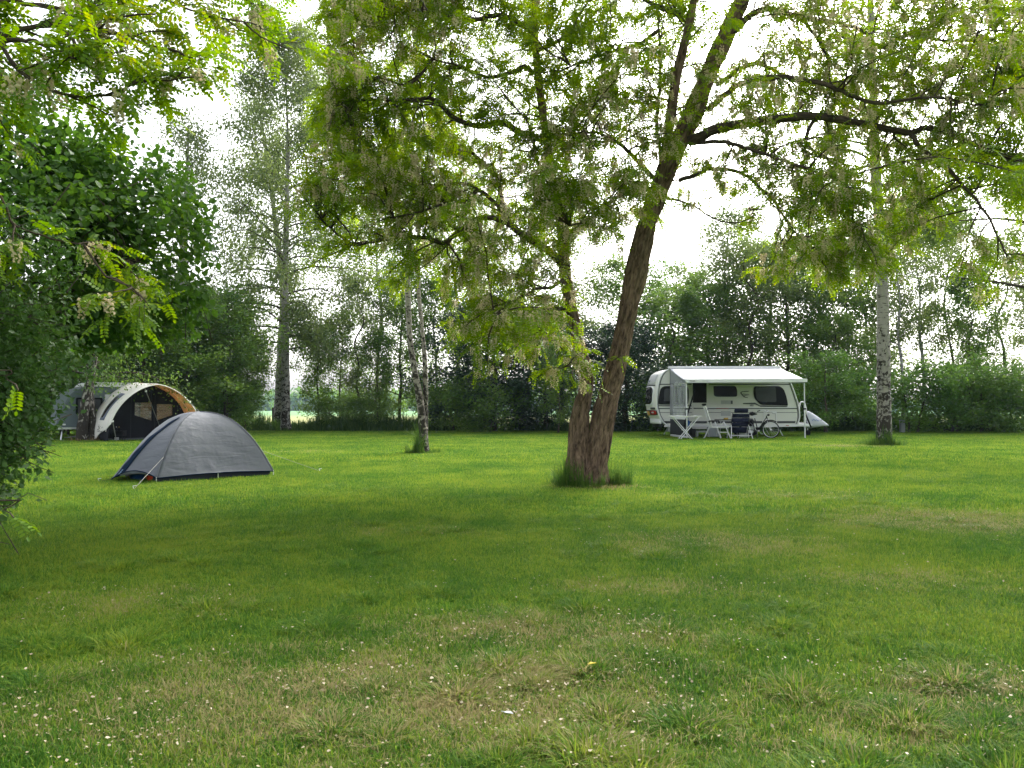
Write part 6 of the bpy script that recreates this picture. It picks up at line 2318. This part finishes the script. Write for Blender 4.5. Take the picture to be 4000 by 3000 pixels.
def camp_things():
    def P(u, v, d): return W(2450 + u / 2.765, 1350 + v / 2.765, d)
    def ground(u, d): p = P(u, 900, d); return np.array([p[0], d, 0.0])
    # white folding rack table
    c = ground(628, 29.75)
    t = thing('folding_table', 'white folding table on crossed legs standing at the left awning leg', 'table', c)
    h = .87
    MB().prism(rround([(-.62, h - .02), (-.62, h + .015), (.62, h + .015), (.62, h - .02)], .01), -.22, .22).build('tabletop', M['white'], t, bevel=.006)
    for y in (-.19, .19):
        for s in (-1, 1):
            MB().bar((s * .23, y + s * .02, 0), (-s * .48, y + s * .02, h - .03), .017, 8).build('leg', M['white2'], t)
    MB().bar((-.23, -.2, .02), (-.23, .2, .02), .012, 6).bar((.23, -.2, .02), (.23, .2, .02), .012, 6).bar((-.1, -.2, .34), (-.1, .2, .34), .012, 6).build('cross_bar', M['white2'], t)
    MB().box((-.28, 0, h + .022), (.10, .3, .02)).box((.37, 0, h + .022), (.12, .3, .02)).build('clip', M['white2'], t, bevel=.004)

    # white reclining chair, seen from the side
    c = ground(975, 30.3)
    ch = thing('recliner_chair', 'white reclining camping chair turned to the right in front of the caravan door', 'chair', c, 0)
    S_ = 1 / 268.
    def q(u, v, y=0): return np.array([(u - 975) * S_, y, (975 - v) * S_])
    def padded(prof2, w, th, name, mat, par):
        r = resample(np.array([q(*p) for p in prof2]), .04)
        T = nrm(np.gradient(r, axis=0))
        N = np.stack([-T[:, 2], 0 * T[:, 0], T[:, 0]], -1)
        n = len(r)
        prof_ = [(-w / 2, 0), (-w / 2 + .02, th), (w / 2 - .02, th), (w / 2, 0), (w / 2 - .02, -th), (-w / 2 + .02, -th)]
        V = [r[i] + N[i] * b_ + np.array([0, a_, 0]) for i in range(n) for a_, b_ in prof_]
        m = 6
        Fq = [(i * m + j, i * m + (j + 1) % m, (i + 1) * m + (j + 1) % m, (i + 1) * m + j) for i in range(n - 1) for j in range(m)]
        Fq += [tuple(range(m))[::-1], tuple((n - 1) * m + k for k in range(m))]
        return MB().add(V, Fq).build(name, mat, par, True)
    yaw = .35
    bk = padded([(845, 640), (862, 652), (880, 720), (905, 800), (915, 855)], .50, .02, 'backrest', M['chairwhite'], ch)
    padded([(850, 648), (862, 665), (868, 690)], .36, .035, 'headrest', M['chairwhite'], bk)
    padded([(905, 850), (960, 856), (1030, 852), (1095, 850)], .50, .02, 'seat', M['chairwhite'], ch)
    for y in (-.27, .27):
        MB().tube(resample(np.array([q(838, 645, y), q(866, 735, y), q(893, 855, y)]), .06), .016, 8).build('back_frame', M['tubewhite'], ch, True)
        MB().bar(q(950, 800, y), q(1012, 975, y), .017, 8).build('leg', M['tubewhite'], ch)
        MB().bar(q(905, 840, y), q(838, 975, y), .017, 8).build('leg', M['tubewhite'], ch)
        MB().bar(q(1040, 800, y), q(1108, 972, y), .017, 8).bar(q(1040, 800, y), q(1000, 850, y), .014, 8).build('leg', M['tubewhite'], ch)
        MB().prism(rround([(q(875, 0)[0], q(0, 800)[2]), (q(985, 0)[0], q(0, 797)[2]), (q(990, 0)[0], q(0, 788)[2]), (q(900, 0)[0], q(0, 785)[2])], .01), y - .03, y + .03).build('armrest', M['black'], ch, bevel=.005)
    fr = MB()
    fr.bar(q(980, 910, -.27), q(1085, 910, -.27), .014, 6).bar(q(980, 910, .27), q(1085, 910, .27), .014, 6)
    fr.bar(q(1000, 945, -.27), q(1000, 945, .27), .012, 6).bar(q(1098, 945, -.27), q(1098, 945, .27), .012, 6).bar(q(848, 955, -.27), q(848, 955, .27), .012, 6)
    fr.bar(q(900, 862, -.25), q(1095, 862, -.25), .014, 6).bar(q(900, 862, .25), q(1095, 862, .25), .014, 6)
    fr.build('seat_frame', M['tubewhite'], ch)
    MB().box(q(880, 668, -.0) + np.array([.0, -.262, 0]), (.07, .004, .03), 0, 0, 1.2).build('badge', M['stripe'], bk)
    ch.rotation_euler = (0, 0, -.30)

    # navy padded recliner seen from behind
    c = ground(1216, 30.1)
    nv = thing('recliner_chair', 'navy padded high backed camping chair seen from behind next to the white chair', 'chair', c, .06)
    def cush(x0, x1, z0, z1, y, th, nm, par, lean=.22, r=.05):
        o = MB().prism(rround([(x0, z0), (x0, z1), (x1, z1), (x1, z0)], r), -th / 2, th / 2).build(nm, M['navy'], par, True, .025)
        for v in o.data.vertices:
            v.co.y += y - (v.co.z - .45) * lean * 1.0
        for p_ in o.data.polygons: p_.use_smooth = True
        return o
    lean = .28
    zs = [(.22, .45), (.46, .62), (.63, .80), (.81, .97)]
    cush(-.27, .27, 1.0, 1.16, 0, .10, 'headrest', nv, lean)
    for i, (a, b_) in enumerate(zs):
        cush(-.32 if i else -.29, .32 if i else .29, a, b_, 0, .08, 'cushion', nv, lean, .03)
    fr = MB()
    for s in (-1, 1):
        MB().tube([(s * .34, .10, .20), (s * .35, -.02, .55), (s * .33, -.17, 1.0)], .016, 8).build('back_frame', M['black'], nv, True)
        MB().box((s * .36, .12, .62), (.06, .44, .035)).build('armrest', M['black'], nv, bevel=.01)
        MB().bar((s * .34, .0, .55), (s * .42, -.26, 0), .017, 8).build('leg', M['tubewhite'], nv)
        MB().bar((s * .34, .2, .55), (s * .36, .45, 0), .017, 8).build('leg', M['tubewhite'], nv)
    MB().box((0, .30, .40), (.56, .5, .07)).build('seat', M['navy'], nv, bevel=.03)
    MB().bar((-.36, .45, .12), (.36, .45, .12), .012, 6).bar((-.4, -.2, .12), (.4, -.2, .12), .012, 6).build('stretcher', M['tubewhite'], nv)
    # pale folded footrest leaning under the chair
    fp = thing('folded_stool', 'pale grey folded stool standing under the navy chair', 'stool', ground(1258, 30.5))
    MB().box((0, 0, .20), (.30, .03, .34), 0, .12).build('stool_top', M['panelgrey'], fp, bevel=.01)
    for s in (-1, 1):
        MB().bar((s * .18, -.05, 0), (s * .18, .04, .40), .014, 6).build('leg', M['tubewhite'], fp)

    # low camp table with a yellow box
    c = ground(1075, 31.0)
    tb = thing('camp_table', 'small dark camp table between the white and the navy chair', 'table', c)
    MB().prism(rround([(-.42, .70), (-.42, .735), (.42, .735), (.42, .70)], .01), -.3, .3).build('tabletop', M['black'], tb, bevel=.005)
    for sx in (-1, 1):
        for sy in (-1, 1):
            MB().bar((sx * .36, sy * .25, 0), (sx * .30, sy * .25, .70), .013, 6).build('leg', M['alu'], tb)
    bx = thing('food_box', 'small yellow and orange box lying on the dark camp table', 'box', c + np.array([-.06, -.12, .735]))
    MB().box((0, 0, .03), (.16, .10, .06), .3).build('box_body', M['yellowish'], bx, bevel=.006)
    MB().box((.02, 0, .064), (.08, .06, .008), .3).build('box_label', M['orange'], bx)

    # pale grey waste tank behind the white chair
    tk = thing('water_tank', 'pale grey waste water tank standing behind the white chair', 'tank', ground(925, 31.6))
    MB().prism(rround([(-.20, .0), (-.22, .34), (-.16, .42), (.16, .42), (.22, .34), (.20, .0)], .04), -.14, .14).build('tank_body', M['bucket'], tk, bevel=.02)
    MB().bar((-.08, 0, .42), (-.08, 0, .46), .05, 12).build('cap', M['black'], tk)
    # black bucket and step stool
    bu = thing('bucket', 'black bucket standing at the foot of the crossed leg table', 'bucket', ground(700, 31.0))
    pr = [(.02, .13), (.34, .16), (.36, .165)]
    MB().tube([(0, 0, z) for z, _ in [(0, 0)] + pr], [.12] + [r_ for _, r_ in pr], 18).build('bucket_body', M['black'], bu)
    a = np.linspace(0, math.pi, 12)
    MB().tube(np.stack([.165 * np.cos(a), 0 * a - .02, .34 + .07 * np.sin(a)], -1), .006, 5).build('handle', M['alu'], bu, True)
    st = thing('step_stool', 'low grey framed step stool in front of the caravan door', 'stool', ground(808, 31.3))
    MB().box((0, 0, .25), (.46, .30, .03)).build('step_top', M['panelgrey'], st, bevel=.006)
    for sx in (-1, 1):
        for sy in (-1, 1):
            MB().bar((sx * .21, sy * .12, .24), (sx * .25, sy * .14, 0), .013, 6).build('leg', M['tubewhite'], st)
    bb = thing('cloth_bag', 'blue cloth bag hanging beside the left awning leg', 'bag', P(655, 880, 30.6))
    o = MB().prism(rround([(-.07, 0), (-.08, .20), (-.04, .27), (.05, .27), (.08, .18), (.07, 0)], .04), -.05, .05).build('bag_body', M['blue'], bb, bevel=.02)
    MB().tube([(-.04, 0, .26), (-.02, .0, .36), (.03, 0, .36), (.05, 0, .26)], .008, 6).build('handle', M['blue'], bb, True)

    # bicycle: front wheel towards the camera and right
    c = ground(1420, 30.7)
    bi = thing('bicycle', 'dark bicycle with white fork parked right of the navy chair, front wheel towards the lawn', 'bicycle', c, 0)
    az = R(-52)          # heading of the bicycle
    r = .34
    def ring(rad, th, y=0, n=40, k=8, flat=False):
        a = np.linspace(0, 2 * math.pi, n + 1)
        return np.stack([rad * np.cos(a), 0 * a + y, rad * np.sin(a)], -1), th
    def wheel(xc, steer=0.0):
        w_ = None
        p, th = ring(r - .02, .020)
        rot = np.array([[math.cos(steer), -math.sin(steer), 0], [math.sin(steer), math.cos(steer), 0], [0, 0, 1]])
        m_ = MB().tube(p @ rot.T + (xc, 0, r), .020, 8, False)
        w_ = m_.build('wheel', M['rubber'], bi, True)
        p, th = ring(r - .048, .012)
        MB().tube(p @ rot.T + (xc, 0, r), .011, 6, False).build('rim', M['alu'], w_, True)
        sp = MB()
        for k in range(18):
            a = k * 2 * math.pi / 18
            e = np.array([math.cos(a) * (r - .05), (-1) ** k * 0.0, math.sin(a) * (r - .05)])
            s = np.array([0, (-1) ** k * .025, 0])
            sp.bar((rot @ s) + (xc, 0, r), (rot @ e) + (xc, 0, r), .0022, 3)
        sp.bar(rot @ np.array([0, -.05, 0]) + (xc, 0, r), rot @ np.array([0, .05, 0]) + (xc, 0, r), .022, 10)
        sp.build('spokes', M['alu'], w_)
        return w_
    stv = .35
    wheel(.55, stv); wheel(-.52)
    pe = MB()
    p, _ = ring(r + .03, .02)
    MB().tube(p[5:22] + (-.52, 0, r), .026, 6).build('mudguard', M['black'], bi, True)
    rot = np.array([[math.cos(stv), -math.sin(stv), 0], [math.sin(stv), math.cos(stv), 0], [0, 0, 1]])
    MB().tube(p[6:20] @ rot.T + (.55, 0, r), .026, 6).build('mudguard', M['black'], bi, True)
    fk = MB()
    for y in (-.055, .055):
        e = rot @ np.array([0, y, 0]) + (.55, 0, r)
        fk.tube([(.40, y * .8, .76), (.46, y, .58), e], .013, 8)
    fk.build('fork', M['bikewhite'], bi, True)
    MB().bar((.36, 0, .88), (.40, 0, .74), .022, 10).bar((.40, 0, .74), (-.02, 0, .30), .021, 10).bar((.37, 0, .84), (-.0, 0, .36), .016, 10).bar((-.03, 0, .28), (-.18, 0, .78), .018, 10).build('frame', M['black'], bi)
    MB().bar((-.18, 0, .76), (-.225, 0, .93), .014, 8).build('seat_post', M['alu'], bi)
    MB().bar((-.03, .03, .28), (-.52, .06, r), .011, 6).bar((-.03, -.03, .28), (-.52, -.06, r), .011, 6).bar((-.17, .03, .70), (-.52, .06, r), .009, 6).bar((-.17, -.03, .70), (-.52, -.06, r), .009, 6).build('rear_stay', M['black'], bi)
    sd_ = np.array([(-.13, .0, .0), (.0, .0, .02), (.14, 0, .01)])
    MB().tube(np.array([(-.36, 0, .96), (-.28, 0, .965), (-.16, 0, .955), (-.07, 0, .95)]), [.075, .085, .04, .02], 10).build('saddle', M['black'], bi, True)
    hb = MB()
    hb.bar((.36, 0, .86), (.335, 0, 1.06), .014, 8)
    bar_ = np.array([(.16, -.30, 1.06), (.26, -.25, 1.10), (.36, -.12, 1.10), (.37, 0, 1.06), (.36, .12, 1.10), (.26, .25, 1.10), (.16, .30, 1.06)])
    hb.tube(resample(bar_, .04), .012, 8)
    h_ = hb.build('handlebar', M['alu'], bi, True)
    for s in (-1, 1):
        MB().bar((.15, s * .305, 1.057), (.255, s * .255, 1.10), .018, 8).build('grip', M['black'], h_)
        MB().bar((.30, s * .2, 1.09), (.22, s * .30, 1.04), .007, 5).build('brake_lever', M['alu'], h_)
    MB().bar((.42, 0, .92), (.48, 0, .92), .04, 12).build('headlight', M['black'], bi)
    MB().box((-.52, 0, .78), (.40, .14, .02)).bar((-.62, .06, .77), (-.52, .07, r), .006, 5).bar((-.62, -.06, .77), (-.52, -.07, r), .006, 5).build('rack', M['black'], bi)
    pb = MB().box((-.5, .13, .60), (.34, .11, .30)).box((-.5, -.13, .60), (.34, .11, .30)).build('pannier', M['black'], bi, bevel=.03)
    cr = MB().bar((-.03, -.06, .28), (-.03, .06, .28), .03, 10)
    cr.bar((-.03, .07, .28), (.08, .07, .16), .009, 6).bar((-.03, -.07, .28), (-.14, -.07, .40), .009, 6)
    cr.box((.08, .11, .16), (.09, .08, .02)).box((-.14, -.11, .40), (.09, .08, .02))
    cr.build('crank', M['alu'], bi)
    MB().bar((-.1, .05, .28), (-.22, .22, 0), .010, 6).build('kickstand', M['alu'], bi)
    bi.rotation_euler = (0, 0, az)


def small_things():
    for (px, py0, py1, d, mat, lab, w_) in ((1066, 1592, 1650, 43.5, 'post', 'dark wooden fence post left of the tall weeping birch', .10),
                                            (2612, 1618, 1660, 39, 'postgrey', 'short grey post behind the caravan rear', .16),
                                            (3524, 1640, 1680, 38.0, 'postgrey', 'short grey post in the shrubs right of the lone birch', .20)):
        z = W(px, py0, d)[2]
        p = W(px, 1650, d)
        t = thing('fence_post', lab, 'post', (p[0], d, 0))
        MB().box((0, 0, z / 2 - .1), (w_, w_, z + .2)).build('post', M[mat], t, bevel=.012)
        MB().box((0, 0, z - .02), (w_ * 1.08, w_ * 1.08, .04)).build('post_cap', M[mat], t, bevel=.01)
    # far power poles at the field are left to the haze; feather and a fallen yellow leaf on the lawn
    p = G(1985, 2784, .045)
    f = thing('feather', 'small white feather lying in the worn grass near the lower middle', 'feather', p, -.5)
    V = [(-.045, 0, 0), (-.02, .012, .008), (.02, .014, .012), (.05, .0, .004), (.02, -.012, .006), (-.02, -.010, .004)]
    MB().add(V + [(a, b, c - .004) for a, b, c in V], [(0, 5, 4, 3, 2, 1), (6, 7, 8, 9, 10, 11)] + [(i, (i + 1) % 6, (i + 1) % 6 + 6, i + 6) for i in range(6)]).build('vane', M['feather'], f)
    MB().bar((-.07, .002, .0), (.04, 0, .008), .002, 5).build('shaft', M['feather'], f)
    f.scale = (.42, .42, .42)
    p = G(2311, 2593, .04)
    f = thing('fallen_leaf', 'single yellow leaf lying on the lawn right of the feather', 'leaf', p, .4)
    MB().add([(-.02, 0, 0), (0, .012, .006), (.025, 0, .002), (0, -.012, .006), (-.02, 0, -.002), (0, .012, .004), (.025, 0, 0), (0, -.012, .004)],
             [(0, 1, 2, 3), (7, 6, 5, 4), (0, 4, 5, 1), (1, 5, 6, 2), (2, 6, 7, 3), (3, 7, 4, 0)]).build('blade', plain('yellow leaf', (.5, .4, .03), .6), f)
    # grass collars round the trunks
    c = G(2300, 1893)
    tuft('grass_tuft', c, .74, 3000, .54, M['tuft'], 'long dark green grass left standing round the foot of the locust', 1, .009, .34, .30)
    tuft('dry_grass_ring', c + np.array([.05, -.25, 0]), .75, 700, .09, M['drytuft'], 'dry brown grass on bare soil in front of the locust foot', 2, .006, .9, .3)
    c = G(1652, 1770)
    tuft('grass_tuft', c, .52, 1500, .60, M['tuft'], 'long grass round the foot of the slim twin birch', 3, .012, .34, .08)
    c = G(3452, 1738)
    tuft('grass_tuft', c, .85, 1600, .50, M['tuft'], 'long grass round the foot of the thick lone birch', 4, .014, .34, .25)
    c = G(342, 1722)
    tuft('grass_tuft', c, .75, 500, .22, M['drytuft'], 'short dry grass round the old double birch at the left', 5, .014, .5, .4)
    c = G(1117, 1683)
    tuft('grass_tuft', c, .9, 400, .5, M['tuft'], 'grass round the foot of the tall weeping birch', 6, .02, .3, .4)


def haze():
    m, t = newmat('haze air')
    o = nd(t, 'ShaderNodeOutputMaterial')
    v = nd(t, 'ShaderNodeVolumePrincipled', Density=HAZE)
    v.inputs['Color'].default_value = (.55, .74, .98, 1)
    t.links.new(v.outputs[0], o.inputs['Volume'])
    b = MB().box((0, 300, 13.5), (1300, 700, 29.2))
    tag(b.build('haze', m), kind='stuff')


HAZE = 0.0002
import time
_t0 = time.time()
for _f in (build_ground, build_grass, locust, locust_near, left_side, edge_birches, backdrop, dome_tent, awning_tent):
    _f()
    print(_f.__name__, round(time.time() - _t0, 1))
_O, _W = caravan()
awning(_O)
camp_things()
small_things()
haze()
print('script', round(time.time() - _t0, 1))
